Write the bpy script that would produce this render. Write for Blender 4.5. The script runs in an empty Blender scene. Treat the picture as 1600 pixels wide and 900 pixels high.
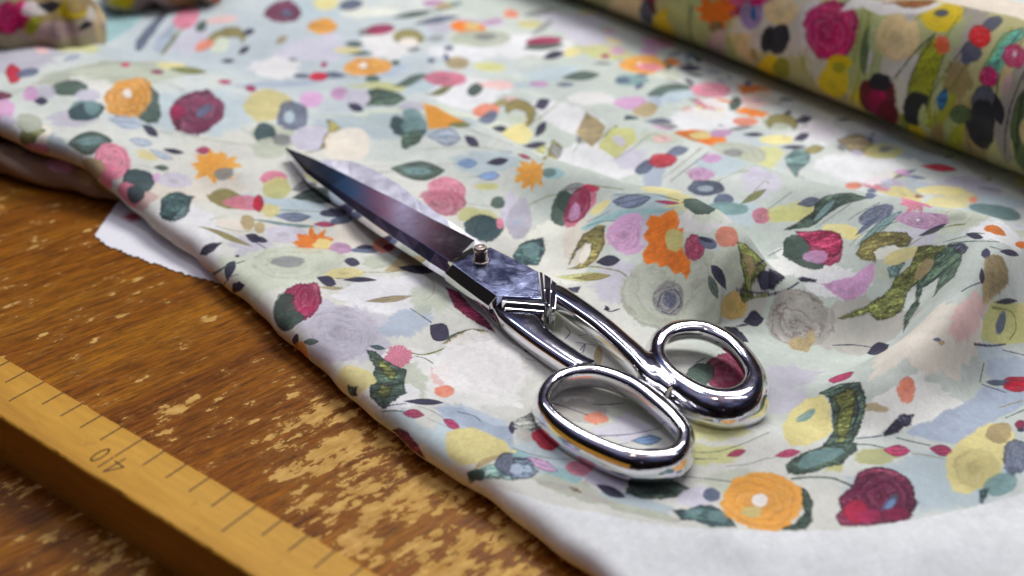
import bpy, bmesh, math, random
import numpy as np
from mathutils import Vector
from mathutils.bvhtree import BVHTree
random.seed(7); RNG = np.random.default_rng(7)
S = 0.01                                   # everything below is laid out in centimetres
R = math.radians
scn = bpy.context.scene
# ------------------------------------------------------------------ camera
FPX, PITCH, CAMH = 1696.6, 0.5474, 23.1
cam = bpy.data.objects.new('camera', bpy.data.cameras.new('camera'))
scn.collection.objects.link(cam); scn.camera = cam
cam.location = (0, 0, CAMH*S); cam.rotation_euler = (math.pi/2-PITCH, 0, 0)
cam.data.sensor_width = 36; cam.data.lens = 36*FPX/1600
cam.data.clip_start = 0.01; cam.data.clip_end = 20
cam.data.dof.use_dof = True
cam.data.dof.focus_distance = 0.385
cam.data.dof.aperture_fstop = 6.3
cam.data.dof.aperture_blades = 7
# ------------------------------------------------------------------ dim workroom around the table
world = bpy.data.worlds.new('World'); scn.world = world; world.use_nodes = True
wn, wl = world.node_tree.nodes, world.node_tree.links
wn.clear()
wo = wn.new('ShaderNodeOutputWorld'); wb = wn.new('ShaderNodeBackground')
tc = wn.new('ShaderNodeTexCoord'); sx = wn.new('ShaderNodeSeparateXYZ')
ramp = wn.new('ShaderNodeValToRGB')
wl.new(tc.outputs['Generated'], sx.inputs[0]); wl.new(sx.outputs['Z'], ramp.inputs[0])
cr = ramp.color_ramp
cr.elements[0].position = 0.0; cr.elements[0].color = (.030, .024, .020, 1)
cr.elements[1].position = 1.0; cr.elements[1].color = (.62, .66, .74, 1)
for p, c in ((.30, (.022, .018, .018, 1)), (.54, (.035, .035, .048, 1)), (.66, (.22, .25, .38, 1)), (.84, (.46, .50, .60, 1))):
    e = cr.elements.new(p); e.color = c
nz_ = wn.new('ShaderNodeTexNoise'); nz_.inputs['Scale'].default_value = 3.2; nz_.inputs['Detail'].default_value = 3
wl.new(tc.outputs['Generated'], nz_.inputs['Vector'])
mx_ = wn.new('ShaderNodeMix'); mx_.data_type = 'RGBA'; mx_.blend_type = 'MULTIPLY'; mx_.inputs['Factor'].default_value = 1
nr_ = wn.new('ShaderNodeValToRGB'); wl.new(nz_.outputs['Fac'], nr_.inputs[0])
nr_.color_ramp.elements[0].position = .38; nr_.color_ramp.elements[0].color = (.45, .42, .45, 1)
nr_.color_ramp.elements[1].position = .62; nr_.color_ramp.elements[1].color = (1.5, 1.45, 1.5, 1)
wl.new(ramp.outputs[0], mx_.inputs[6]); wl.new(nr_.outputs[0], mx_.inputs[7])
n2_ = wn.new('ShaderNodeTexNoise'); n2_.inputs['Scale'].default_value = 5.5; n2_.inputs['Detail'].default_value = 1
wl.new(tc.outputs['Generated'], n2_.inputs['Vector'])
hue_ = wn.new('ShaderNodeValToRGB'); wl.new(n2_.outputs['Fac'], hue_.inputs[0]); he = hue_.color_ramp.elements
he[0].position = .36; he[0].color = (.6, .85, 1.3, 1); he[1].position = .66; he[1].color = (.85, 1.0, 1.25, 1)
for p, c in ((.46, (1.0, .9, 1.0, 1)), (.52, (1.7, .85, .95, 1)), (.58, (1.1, 1.0, .95, 1))):
    e = he.new(p); e.color = c
m2_ = wn.new('ShaderNodeMix'); m2_.data_type = 'RGBA'; m2_.blend_type = 'MULTIPLY'; m2_.inputs['Factor'].default_value = 1
wl.new(mx_.outputs[2], m2_.inputs[6]); wl.new(hue_.outputs[0], m2_.inputs[7])
n3_ = wn.new('ShaderNodeTexNoise'); n3_.inputs['Scale'].default_value = 14; n3_.inputs['Detail'].default_value = 2
wl.new(tc.outputs['Generated'], n3_.inputs['Vector'])
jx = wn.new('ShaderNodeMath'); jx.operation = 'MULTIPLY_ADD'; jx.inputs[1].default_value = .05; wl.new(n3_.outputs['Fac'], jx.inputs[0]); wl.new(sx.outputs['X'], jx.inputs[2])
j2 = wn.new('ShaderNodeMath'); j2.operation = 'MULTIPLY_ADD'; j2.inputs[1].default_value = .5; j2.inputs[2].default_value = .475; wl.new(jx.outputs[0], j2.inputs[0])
blade_refl = wn.new('ShaderNodeValToRGB'); wl.new(j2.outputs[0], blade_refl.inputs[0]); he = blade_refl.color_ramp.elements  # made-up colour bands in the world, there to reflect in the blade
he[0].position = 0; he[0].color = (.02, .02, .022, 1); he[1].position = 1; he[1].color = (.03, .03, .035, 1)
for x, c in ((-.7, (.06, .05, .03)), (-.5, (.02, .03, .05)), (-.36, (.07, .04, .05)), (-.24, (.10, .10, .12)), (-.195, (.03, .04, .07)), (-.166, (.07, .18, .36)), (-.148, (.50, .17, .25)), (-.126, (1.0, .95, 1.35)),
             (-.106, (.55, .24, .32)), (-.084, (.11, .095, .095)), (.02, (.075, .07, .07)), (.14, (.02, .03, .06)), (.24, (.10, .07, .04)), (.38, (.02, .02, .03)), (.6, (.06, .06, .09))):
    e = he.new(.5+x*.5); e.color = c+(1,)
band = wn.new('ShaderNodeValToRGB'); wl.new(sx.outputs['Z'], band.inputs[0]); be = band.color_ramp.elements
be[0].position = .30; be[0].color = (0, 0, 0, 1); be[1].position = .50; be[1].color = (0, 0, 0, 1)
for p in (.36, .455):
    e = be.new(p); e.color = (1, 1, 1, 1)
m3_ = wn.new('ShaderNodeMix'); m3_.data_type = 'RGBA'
wl.new(band.outputs[0], m3_.inputs['Factor']); wl.new(m2_.outputs[2], m3_.inputs[6]); wl.new(blade_refl.outputs[0], m3_.inputs[7])
yr = wn.new('ShaderNodeMapRange'); wl.new(sx.outputs['Y'], yr.inputs['Value'])       # world dimmed on the camera side to darken the ruler's side face
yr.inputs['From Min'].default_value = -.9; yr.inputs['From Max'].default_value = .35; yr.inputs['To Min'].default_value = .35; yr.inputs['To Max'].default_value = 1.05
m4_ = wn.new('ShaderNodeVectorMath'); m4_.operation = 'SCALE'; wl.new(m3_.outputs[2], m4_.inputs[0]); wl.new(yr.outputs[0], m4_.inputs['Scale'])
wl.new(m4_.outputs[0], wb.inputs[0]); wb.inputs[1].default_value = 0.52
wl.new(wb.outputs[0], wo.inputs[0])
def area(name, loc, target, sx_, sy_, power, col):
    d = bpy.data.lights.new(name, 'AREA'); d.shape = 'RECTANGLE'; d.size = sx_*S; d.size_y = sy_*S
    d.energy = power; d.color = col
    o = bpy.data.objects.new(name, d); scn.collection.objects.link(o)
    o.location = Vector(loc)*S
    o.rotation_euler = (Vector(target)-Vector(loc)).to_track_quat('-Z', 'Y').to_euler()
    return o
area('ceiling_panel_light', (30, 112, 118), (0, 36, 0), 90, 40, 18.4, (1.0, .985, .965))
area('strip_light', (-52, 96, 130), (0, 36, 0), 14, 100, 3.6, (.86, .91, 1.0))
area('strip_light', (62, 34, 135), (0, 36, 0), 9, 100, 2.2, (.9, .93, 1.0))
area('glint_lamp', (-14, 14, 110), (0, 36, 0), 7, 7, 0.35, (1.0, .84, .62))  # unseen warm lamp, added for glints on the chrome
scn.view_settings.view_transform = 'Standard'; scn.view_settings.look = 'None'
scn.view_settings.exposure = -0.08; scn.view_settings.gamma = 1.0
scn.cycles.max_bounces = 8; scn.cycles.use_denoising = True

# ------------------------------------------------------------------ helpers
def ray(px, py):
    X = (px-800)/FPX; Y = -(py-450)/FPX
    return np.array([X, math.cos(PITCH)+Y*math.sin(PITCH), -math.sin(PITCH)+Y*math.cos(PITCH)])
def at(px, py, z):                          # the point of the level z (cm) seen there
    d = ray(px, py); t = (z-CAMH)/d[2]
    return np.array([d[0]*t, d[1]*t, z])
def link(name, me, mat=None, parent=None):
    o = bpy.data.objects.new(name, me); scn.collection.objects.link(o)
    if mat: me.materials.append(mat)
    if parent: o.parent = parent
    return o
def tag(o, label=None, cat=None, group=None, kind=None):
    for k, v in (('label', label), ('category', cat), ('group', group), ('kind', kind)):
        if v: o[k] = v
    return o
def empty(name, loc=(0, 0, 0)):
    o = bpy.data.objects.new(name, None); scn.collection.objects.link(o); o.location = Vector(loc)*S
    o.empty_display_size = .02
    return o
def mesh(name, verts, faces, smooth=True):
    me = bpy.data.meshes.new(name)
    me.from_pydata([tuple(float(c)*S for c in v) for v in verts], [], faces)
    if smooth: me.polygons.foreach_set('use_smooth', [True]*len(me.polygons))
    me.update(); return me
def catmull(P, n):
    P = np.array(P, float); out = []
    Q = np.vstack([2*P[0]-P[1], P, 2*P[-1]-P[-2]])
    for i in range(1, len(Q)-2):
        for k in range(n):
            t = k/n; a, b, c, d = Q[i-1], Q[i], Q[i+1], Q[i+2]
            out.append(.5*((2*b)+(c-a)*t+(2*a-5*b+4*c-d)*t*t+(3*b-a-3*c+d)*t**3))
    out.append(P[-1]); return np.array(out)
def catmull_closed(P, n):
    P = np.array(P, float); m = len(P); out = []
    for i in range(m):
        a, b, c, d = P[i-1], P[i], P[(i+1) % m], P[(i+2) % m]
        for k in range(n):
            t = k/n
            out.append(.5*((2*b)+(c-a)*t+(2*a-5*b+4*c-d)*t*t+(3*b-a-3*c+d)*t**3))
    return np.array(out)
class Nodes:
    def __init__(s, name):
        s.m = bpy.data.materials.new(name); s.m.use_nodes = True
        s.n = s.m.node_tree.nodes; s.l = s.m.node_tree.links
        s.b = s.n['Principled BSDF']
    def add(s, t, **kw):
        n = s.n.new('ShaderNode'+t)
        for k, v in kw.items(): setattr(n, k, v)
        return n
    def noise(s, vec, scale, detail=4, rough=.5):
        n = s.add('TexNoise'); n.inputs['Scale'].default_value = scale; n.inputs['Detail'].default_value = detail
        n.inputs['Roughness'].default_value = rough
        if vec is not None: s.l.new(vec, n.inputs['Vector'])
        return n.outputs['Fac']
    def ramp(s, f, stops):
        r = s.add('ValToRGB'); s.l.new(f, r.inputs[0]); e = r.color_ramp.elements
        e[0].position, e[0].color = stops[0][0], tuple(stops[0][1])+(1,) if not isinstance(stops[0][1], (int, float)) else (stops[0][1],)*3+(1,)
        p, c = stops[-1]; e[1].position = p; e[1].color = tuple(c)+(1,) if not isinstance(c, (int, float)) else (c,)*3+(1,)
        for p, c in stops[1:-1]:
            x = e.new(p); x.color = tuple(c)+(1,) if not isinstance(c, (int, float)) else (c,)*3+(1,)
        return r.outputs[0]
    def mix(s, f, a, b, mode='MIX'):
        n = s.add('Mix', data_type='RGBA', blend_type=mode)
        for v, i in ((f, 0), (a, 6), (b, 7)):
            if isinstance(v, (int, float)): n.inputs[i].default_value = v
            elif isinstance(v, tuple): n.inputs[i].default_value = v+(1,)
            else: s.l.new(v, n.inputs[i])
        return n.outputs[2]
    def math(s, op, a, b=None):
        n = s.add('Math', operation=op)
        for v, i in ((a, 0), (b, 1)):
            if v is None: continue
            if isinstance(v, (int, float)): n.inputs[i].default_value = v
            else: s.l.new(v, n.inputs[i])
        return n.outputs[0]
    def bump(s, h, strength, dist):
        n = s.add('Bump'); n.inputs['Strength'].default_value = strength; n.inputs['Distance'].default_value = dist
        s.l.new(h, n.inputs['Height']); s.l.new(n.outputs[0], s.b.inputs['Normal']); return n
    def mapping(s, vec, scale=(1, 1, 1), rot=(0, 0, 0)):
        n = s.add('Mapping'); n.inputs['Scale'].default_value = scale; n.inputs['Rotation'].default_value = rot
        s.l.new(vec, n.inputs['Vector']); return n.outputs[0]
    def set(s, **kw):
        for k, v in kw.items():
            i = s.b.inputs[k.replace('_', ' ')]
            if hasattr(v, 'links') or hasattr(v, 'is_linked'): s.l.new(v, i)
            else: i.default_value = v
# ------------------------------------------------------------------ table top
def hexes(P):
    return [np.array(p) for p in P]
# worn places of the varnish: (px, py, size cm, amount) -> kept as real places on the table
WEAR = [(620,760,5.5,.62),(540,720,4.0,.6),(500,640,3.2,.5),(700,860,5.5,.62),(780,820,4,.45),(420,620,3,.3),(470,780,2.6,.4),
        (250,655,2.2,.33),(330,600,2.4,.25),(290,500,1.6,.22),(140,520,1.3,.22),(60,510,1.3,.16),(30,460,1.0,.12),(420,560,1.6,.22),
        (40,765,1.6,.5),(130,850,1.6,.45),(60,860,1.4,.45),(190,880,1.6,.35),(60,640,1.2,.1),(230,490,1.2,.2),(370,540,2.2,.22),(85,430,1.2,.12),
        (90,330,1.2,.16),(70,400,1,.14),(560,850,3.2,.5),(850,880,3,.35),(650,700,2,.35),(110,610,1.5,.16),(350,660,2,.3),(180,590,1.2,.28)]
WEAR += [(680,800,3,.5),(600,800,3,.45),(740,860,3,.5),(520,660,2,.5),(455,600,1.6,.42),(395,500,1,.36),(320,498,.8,.5),(225,475,.7,.42),(290,440,.6,.34),(135,465,.6,.42),(40,570,.6,.4),(60,520,.6,.4),
         (120,640,.9,.42),(270,640,1.0,.5),(215,570,.7,.42),(300,620,.7,.4),(170,500,.6,.36),(85,405,.6,.36),(160,770,.9,.4),(20,770,1.2,.5),(175,850,1,.5),(440,700,2,.4),(830,850,2,.45),(880,890,2,.4)]
def build_table():
    x = np.linspace(-75, 85, 321); y = np.linspace(17, 170, 307)
    X, Y = np.meshgrid(x, y)
    V = np.stack([X, Y, X*0], -1).reshape(-1, 3)
    w = np.full(X.shape, .205)
    for px, py, s, a in WEAR:
        c = at(px, py, 0); w = np.maximum(w, min(a, .53)*np.exp(-((X-c[0])**2+(Y-c[1])**2)/(2*(s*.62)**2)))
    nx, ny = len(x), len(y)
    F = [(j*nx+i, j*nx+i+1, (j+1)*nx+i+1, (j+1)*nx+i) for j in range(ny-1) for i in range(nx-1)]
    # board thickness
    b = len(V); cs = [(x[0], y[0]), (x[-1], y[0]), (x[-1], y[-1]), (x[0], y[-1])]
    V = np.vstack([V, [(c[0], c[1], 0) for c in cs], [(c[0], c[1], -3) for c in cs]])
    F += [(b+i, b+4+i, b+4+(i+1) % 4, b+(i+1) % 4) for i in range(4)] + [(b+7, b+6, b+5, b+4)]
    me = mesh('table_top', V, F, False)
    at_ = me.attributes.new('wear', 'FLOAT', 'POINT'); at_.data.foreach_set('value', np.concatenate([w.ravel(), np.zeros(8)]))
    N = Nodes('worn_varnished_wood')
    g = N.add('NewGeometry').outputs['Position']
    # grain runs towards the far right
    a, b2 = at(100, 490, 0), at(300, 415, 0); ang = math.atan2(b2[1]-a[1], b2[0]-a[0])
    loc = N.mapping(N.mapping(g, rot=(0, 0, -ang)), scale=(.11, 1, 1))
    loc2 = N.mapping(N.mapping(g, rot=(0, 0, -ang)), scale=(.33, 1, 1))
    loc3 = N.mapping(N.mapping(g, rot=(0, 0, -ang)), scale=(.55, 1, 1))
    big = N.noise(loc, 40, 4, .6); fine = N.noise(loc, 520, 8, .74); fib = N.noise(loc, 1500, 3, .6)
    col = N.ramp(big, [(.28, (.130, .034, .0012)), (.5, (.235, .074, .0025)), (.72, (.38, .150, .006))])
    streak = N.ramp(fine, [(.36, .28), (.46, .78), (.66, 1.55)])
    col = N.mix(.85, col, streak, 'MULTIPLY')
    pore = N.ramp(fib, [(.38, .40), (.5, 1.0)])
    col = N.mix(.6, col, pore, 'MULTIPLY')
    blot = N.noise(loc2, 30, 3); col = N.mix(N.math('MULTIPLY', N.ramp(blot, [(.56, 0.), (.74, 1.)]), .38), col, (.075, .026, .012))
    wear = N.add('Attribute', attribute_name='wear').outputs['Fac']
    n1 = N.noise(loc3, 165, 8, .68); n2 = N.noise(loc3, 300, 4, .6)
    n3 = N.noise(loc3, 60, 5, .62)
    h = N.math('ADD', N.math('MULTIPLY', n1, .52), N.math('MULTIPLY', n2, .20))
    h = N.math('ADD', h, N.math('MULTIPLY', n3, .28))
    h = N.math('ADD', h, N.math('MULTIPLY', wear, .280))
    h = N.math('ADD', h, N.math('MULTIPLY', fine, .05))
    chip = N.ramp(h, [(.655, 0.), (.666, 1.)])
    raw = N.mix(.6, N.ramp(n2, [(.3, (.44, .225, .050)), (.7, (.70, .44, .135))]), N.ramp(fine, [(.35, .70), (.6, 1.12)]), 'MULTIPLY')
    half = N.ramp(h, [(.60, 0.), (.655, .40)])
    col = N.mix(half, col, (.34, .145, .03))
    col = N.mix(chip, col, raw)
    scr = N.noise(N.mapping(N.mapping(g, rot=(0, 0, -ang+.5)), scale=(.03, 1, 1)), 420, 3, .6)
    col = N.mix(N.math('MULTIPLY', N.ramp(scr, [(.66, 0.), (.70, 1.)]), .30), col, (.42, .26, .12))
    N.set(Base_Color=col, Roughness=N.ramp(chip, [(0, .42), (1, .8)]))
    N.b.inputs['Specular IOR Level'].default_value = .12
    hh = N.math('SUBTRACT', N.math('MULTIPLY', fine, .35), N.math('MULTIPLY', chip, .6))
    N.bump(hh, .5, .0006)
    o = link('table_top', me, N.m); tag(o, kind='structure'); return o
build_table()

# ------------------------------------------------------------------ wooden measuring stick
RT = 2.0                                  # thickness
YAW = -.6242; RO = np.array([-11.2136, 25.825]); RD = np.array([math.cos(YAW), math.sin(YAW)]); RN = np.array([-RD[1], RD[0]])
def rp(k, n, z): p = RO+RD*k+RN*n; return (p[0], p[1], z)
def build_ruler():
    N = Nodes('boxwood'); g = N.mapping(N.add('NewGeometry').outputs['Position'], rot=(0, 0, -YAW))
    gl = N.mapping(g, scale=(.12, 1, 1))
    c = N.ramp(N.noise(gl, 60, 5, .6), [(.3, (.48, .23, .025)), (.55, (.62, .32, .038)), (.75, (.70, .38, .055))])
    c = N.mix(N.math('MULTIPLY', N.ramp(N.noise(g, 25, 3), [(.5, 0.), (.7, 1.)]), .4), c, (.60, .33, .05))
    c = N.mix(N.math('MULTIPLY', N.ramp(N.noise(g, 160, 5, .7), [(.60, 0.), (.72, 1.)]), .45), c, (.27, .13, .03))
    c = N.mix(.5, c, N.ramp(N.noise(gl, 500, 3, .6), [(.35, .82), (.6, 1.08)]), 'MULTIPLY')
    N.set(Base_Color=c, Roughness=.5); N.b.inputs['Specular IOR Level'].default_value = .22
    N.bump(N.noise(gl, 300, 4), .25, .0004)
    I = Nodes('burnt_mark'); gi = I.add('NewGeometry').outputs['Position']
    I.set(Base_Color=I.ramp(I.noise(gi, 900, 3), [(.35, (.030, .014, .006)), (.7, (.11, .052, .018))]), Roughness=.7)
    root = empty('measuring_stick', rp(0, -1, 0)); inv = -Vector(rp(0, -1, 0))
    def rel(v): return [(p[0]+inv[0], p[1]+inv[1], p[2]+inv[2]) for p in v]
    # body: rings of the cross-section along its length, long edges worn unevenly
    prof = [(-2.02, 0.0), (-1.99, .9), (-1.96, RT-.09), (-1.93, RT-.03), (-1.87, RT), (-1.2, RT), (-.6, RT), (-.07, RT), (-.02, RT-.02), (0, RT-.07), (0, 1.0), (0, 0.0)]
    ks = np.arange(-22, 14, .2); V = []; m = len(prof)
    for k in ks:
        d1 = max(0, RNG.normal(0, .012)) + .02*max(0, math.sin(k*1.7)+math.sin(k*.63+1)-1.2)
        d2 = max(0, RNG.normal(0, .008))
        for j, (n, z) in enumerate(prof):
            if j in (2, 3): n += d1; z -= d1*.5
            if j in (7, 8, 9): n -= d2; z -= d2*.4
            V.append(rp(k, n, z))
    F = [(i*m+j, i*m+(j+1) % m, (i+1)*m+(j+1) % m, (i+1)*m+j) for i in range(len(ks)-1) for j in range(m)]
    F += [tuple(range(m))[::-1], tuple((len(ks)-1)*m+j for j in range(m))]
    F = [f[::-1] for f in F]
    me = mesh('stick_body', rel(V), F, False); link('stick_body', me, N.m, root)
    zt = RT+.006
    def stroke(pts, w):                     # a flat line in the stick's own (k, n) directions
        v, f = [], []
        for (a, b) in zip(pts[:-1], pts[1:]):
            a = np.array(a, float); b = np.array(b, float); d = (b-a)/np.linalg.norm(b-a); q = np.array([-d[1], d[0]])*w/2
            o = len(v)
            for p in (a-d*w*.3-q, b+d*w*.3-q, b+d*w*.3+q, a-d*w*.3+q): v.append(rp(p[0], p[1], zt))
            f.append((o, o+1, o+2, o+3))
        return v, f
    for k in range(-14, 14):
        L = 1.72 if k % 10 == 0 else 1.30 if k % 5 == 0 else .78+RNG.uniform(-.03, .03)
        if k == 0:
            segs = [((0, -.035), (0.0, -1.02)), ((0, -1.10), (0, -1.62))]
        else: segs = [((0+RNG.uniform(-.01, .01), -.035), (0, -L))]
        for sgm in segs:
            v, f = stroke([(k+sgm[0][0], sgm[0][1]), (k+sgm[1][0], sgm[1][1])], .055)
            link('tick_mark', mesh('tick_mark', rel(v), f, False), I.m, root)
    # figures 4 and 0, read from the other side of the stick
    def glyph(strokes, k0, n0, w, name):
        v, f = [], []
        for st in strokes:
            a, b = stroke([(k0+x, n0+y) for x, y in st], w); o = len(v); v += a; f += [tuple(i+o for i in q) for q in b]
        link(name, mesh(name, rel(v), f, False), I.m, root)
    circ = [(.135*math.cos(t), .31*math.sin(t)) for t in np.linspace(0, 2*math.pi, 25)]
    glyph([circ], -.41, -1.25, .05, 'numeral_zero')
    glyph([[(.30, -1.66), (.335, -.92)], [(.30, -1.66), (.62, -1.19)], [(.63, -1.19), (.19, -1.17)]], 0, 0, .05, 'numeral_four')
    tag(root, 'yellow boxwood measuring stick with black centimetre ticks marked 40, lying on the worn table', 'ruler')
build_ruler()
# ------------------------------------------------------------------ the floral cloth: shapes
D = np.array([.68, -.733]); D /= np.linalg.norm(D); NN = np.array([-D[1], D[0]]); O0 = np.array([-25., 50.])
def tn(p): p = np.asarray(p)[..., :2]-O0; return p@D, p@NN
def smooth(x): x = np.clip(x, 0, 1); return x*x*(3-2*x)
# silhouette of the folded left edge (px, py, height of its middle)
EDGE = [(-190,120,2.7),(-90,160,2.5),(0,205,2.35),(52,228,2.25),(104,242,2.1),(130,257,1.9),(156,278,1.55),(185,301,1.1),(217,333,.85),(254,362,.75),(289,385,.7),(330,421,.65),
        (400,480,.62),(470,545,.62),(530,597,.62),(590,653,.62),(650,700,.6),(740,758,.6),(800,802,.6),(860,846,.58),(920,893,.55),(985,945,.5),(1050,1000,.5)]
EP = np.array([at(*e) for e in EDGE]); Et, En = tn(EP)
k_ = np.argsort(Et); Et, En, Ez = Et[k_], En[k_], EP[k_, 2]
def mk(pts): P = np.array([at(x, y, z) for x, y, z, *_ in pts]); A = np.array([p[3] for p in pts]); return P[:, :2], A
RIDGES = [  # polyline (px,py,z,amp), width behind, width in front (cm)
    (mk([(560,128,1.3,0),(640,142,1.7,.45),(720,178,2.0,.85),(800,228,2.1,1.0),(867,258,2.2,1.1),(933,285,2.3,1.25),(1000,300,2.5,1.45),(1060,318,2.9,2.0),(1120,348,3.1,2.4),(1165,384,3.0,2.2),(1200,425,2.3,1.2),(1215,465,1.6,.3),(1225,500,1.2,0)]), .9, 2.3),
    (mk([(840,110,1.3,0),(917,155,1.8,.5),(1000,196,2.1,.8),(1100,232,2.3,1.1),(1200,262,2.6,1.45),(1300,297,3.0,1.9),(1400,322,3.3,2.4),(1483,342,3.6,2.8),(1560,370,3.6,2.8),(1640,405,3.4,2.2),(1750,450,3,1.8)]), 1.3, 3.8),
    (mk([(1570,400,3.2,.6),(1530,440,3.1,1.5),(1480,490,2.9,1.9),(1420,545,2.5,1.6),(1370,600,1.9,.9),(1330,650,1.4,0)]), 1.3, 1.7),
    (mk([(-60,40,2.2,.3),(60,62,2.6,.8),(200,80,2.6,.9),(320,98,2.3,.8),(420,118,1.9,.5),(520,135,1.3,0)]), 1.6, 5.0),
    (mk([(230,140,2,.0),(330,200,1.9,.25),(430,250,1.7,.35),(520,330,1.5,.2),(560,380,1.3,0)]), 3.0, 2.0),
    (mk([(650,20,1.3,0),(800,60,1.5,.5),(950,120,1.5,.5),(1100,180,1.5,.4),(1250,240,1.4,0)]), 2.6, 3.4),
    (mk([(400,20,1.3,0),(500,60,1.6,.5),(600,80,1.6,.5),(760,130,1.4,.2),(820,160,1.3,0)]), 2.0, 3.0),
]
DIPS = [ (mk([(1190,440,1,0),(1225,500,1,-.45),(1250,560,1,-.55),(1235,640,1,-.3),(1200,700,1,0)]), 2.4, 2.4),
         (mk([(1480,405,2,0),(1440,455,2,-1.3),(1390,510,1.6,-1.5),(1330,555,1.2,-.7),(1280,600,1,0)]), 1.2, 1.5),
         (mk([(1640,470,1.5,-.6),(1600,540,1.5,-.6),(1540,600,1.2,-.4),(1480,650,1.2,0)]), 2.0, 2.2) ]
def field(x, y, line, wb, wf):
    P, A = line; best = np.full(x.shape, 1e9); h = np.zeros(x.shape); sg = np.zeros(x.shape)
    for i in range(len(P)-1):
        a, b = P[i], P[i+1]; d = b-a; L = d@d
        t = np.clip(((x-a[0])*d[0]+(y-a[1])*d[1])/L, 0, 1)
        dx, dy = x-a[0]-t*d[0], y-a[1]-t*d[1]; q = dx*dx+dy*dy
        m = q < best; best = np.where(m, q, best)
        h = np.where(m, A[i]+(A[i+1]-A[i])*t, h)
        sg = np.where(m, np.sign(d[0]*dy-d[1]*dx), sg)
    r = np.sqrt(best); w = np.where(sg > 0, wb, wf)
    return h*np.exp(-(r/w)**2*.9)
def H(x, y):
    x = np.asarray(x, float); y = np.asarray(y, float)
    t = (x-O0[0])*D[0]+(y-O0[1])*D[1]; s = (x-O0[0])*NN[0]+(y-O0[1])*NN[1]
    h = 1.15+1.45*smooth((11-t)/7)*smooth((14-s)/12)
    for l, wb_, wf_ in RIDGES+DIPS: h = h+field(x, y, l, wb_, wf_)
    h = h+.07*np.sin(x*.33+y*.21+.6)*np.sin(y*.27-x*.12)+.035*np.sin(x*.9-y*.5)*np.sin(y*.7+x*.2+1)
    rr = np.random.default_rng(5)
    for i in range(22):
        lam = rr.uniform(1.3, 6); an = rr.normal(.9, .7); am = .0052*lam*(1 if lam > 2 else .6)
        h = h+am*(1-.75*smooth((y-42)/14))*np.sin((x*math.cos(an)+y*math.sin(an))*6.283/lam+rr.uniform(0, 6.28)+.8*np.sin((y*math.cos(an)-x*math.sin(an))*.35+i))
    return np.maximum(h, .25)
T0, T1, DT = -34., 50., .21
def build_sheet():
    ts = np.arange(T0, T1+.01, DT); e = np.interp(ts, Et, En); z = np.interp(ts, Et, Ez)
    k = np.exp(-np.arange(-8, 9)**2/18.); k /= k.sum()
    e = np.convolve(np.pad(e, 8, 'edge'), k, 'valid'); z = np.convolve(np.pad(z, 8, 'edge'), k, 'valid')
    e = e+.05*np.sin(ts*1.3)+.03*np.sin(ts*2.9+1)
    zb = np.maximum(z-.58, .04); r = z-zb
    rows = []                                    # (n, z, v) along the section
    bs = [2.6, 1.6, .8, .3]; ph = np.linspace(0, math.pi, 15); ss = np.concatenate([np.arange(.12, 4, .2), np.arange(4, 40, .26), np.arange(40, 66, .5)])
    for b in bs: rows.append((e+r+b, np.maximum(zb-.0, .03), -math.pi*r-b))
    for p in ph: rows.append((e+r-r*math.sin(p)*1.05, zb+r-r*math.cos(p), -r*(math.pi-p)))
    for s in ss:
        n = e+r+s; x = O0[0]+ts*D[0]+n*NN[0]; y = O0[1]+ts*D[1]+n*NN[1]
        w = smooth(s/3.2); rows.append((n, H(x, y)*w+(zb+2*r)*(1-w), np.full(ts.shape, s)))
    nr, nt = len(rows), len(ts); V = np.zeros((nr, nt, 3)); UV = np.zeros((nr, nt, 2))
    for i, (n, z_, v) in enumerate(rows):
        V[i, :, 0] = O0[0]+ts*D[0]+n*NN[0]; V[i, :, 1] = O0[1]+ts*D[1]+n*NN[1]; V[i, :, 2] = z_
        UV[i, :, 0] = ts; UV[i, :, 1] = v
    F = [(i*nt+j, i*nt+j+1, (i+1)*nt+j+1, (i+1)*nt+j) for i in range(nr-1) for j in range(nt-1)]
    return V.reshape(-1, 3), np.array(F), UV.reshape(-1, 2)
def grid(nu, nv, fn, closed=False):
    V, UV = [], []
    for i in range(nu):
        for j in range(nv):
            p, q = fn(i/(nu-1), j/(nv-1)); V.append(p); UV.append(q)
    F = [(i*nv+j, (i+1)*nv+j, (i+1)*nv+j+1, i*nv+j+1) for i in range(nu-1) for j in range(nv-1)]
    return np.array(V), np.array(F), np.array(UV)
# bolt of the same cloth lying across the far right corner
B0, B1 = at(820, -22, 1.35), at(1600, 297, 1.35)
BD = (B1-B0); BL = np.linalg.norm(BD); BD = BD/BL; BP = np.array([-BD[1], BD[0], 0])   # BP points away from the camera
if BP[1] < 0: BP = -BP
BR = 3.62
BC = B0+BP*(BR*.80)+np.array([0, 0, BR-.35])
def bolt_fn(u, v):
    a = -18+u*(BL+40); th = v*2*math.pi*1.06-1.3
    r = BR*(1+.008*math.sin(th*3+a*.2)+.004*math.sin(a*.6))+(.10 if v > .94 else 0)*smooth((v-.94)/.03)
    dirn = -BP*math.sin(th)+np.array([0, 0, -1])*math.cos(th)
    return BC+BD*a+dirn*r, (a, th*BR)
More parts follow.
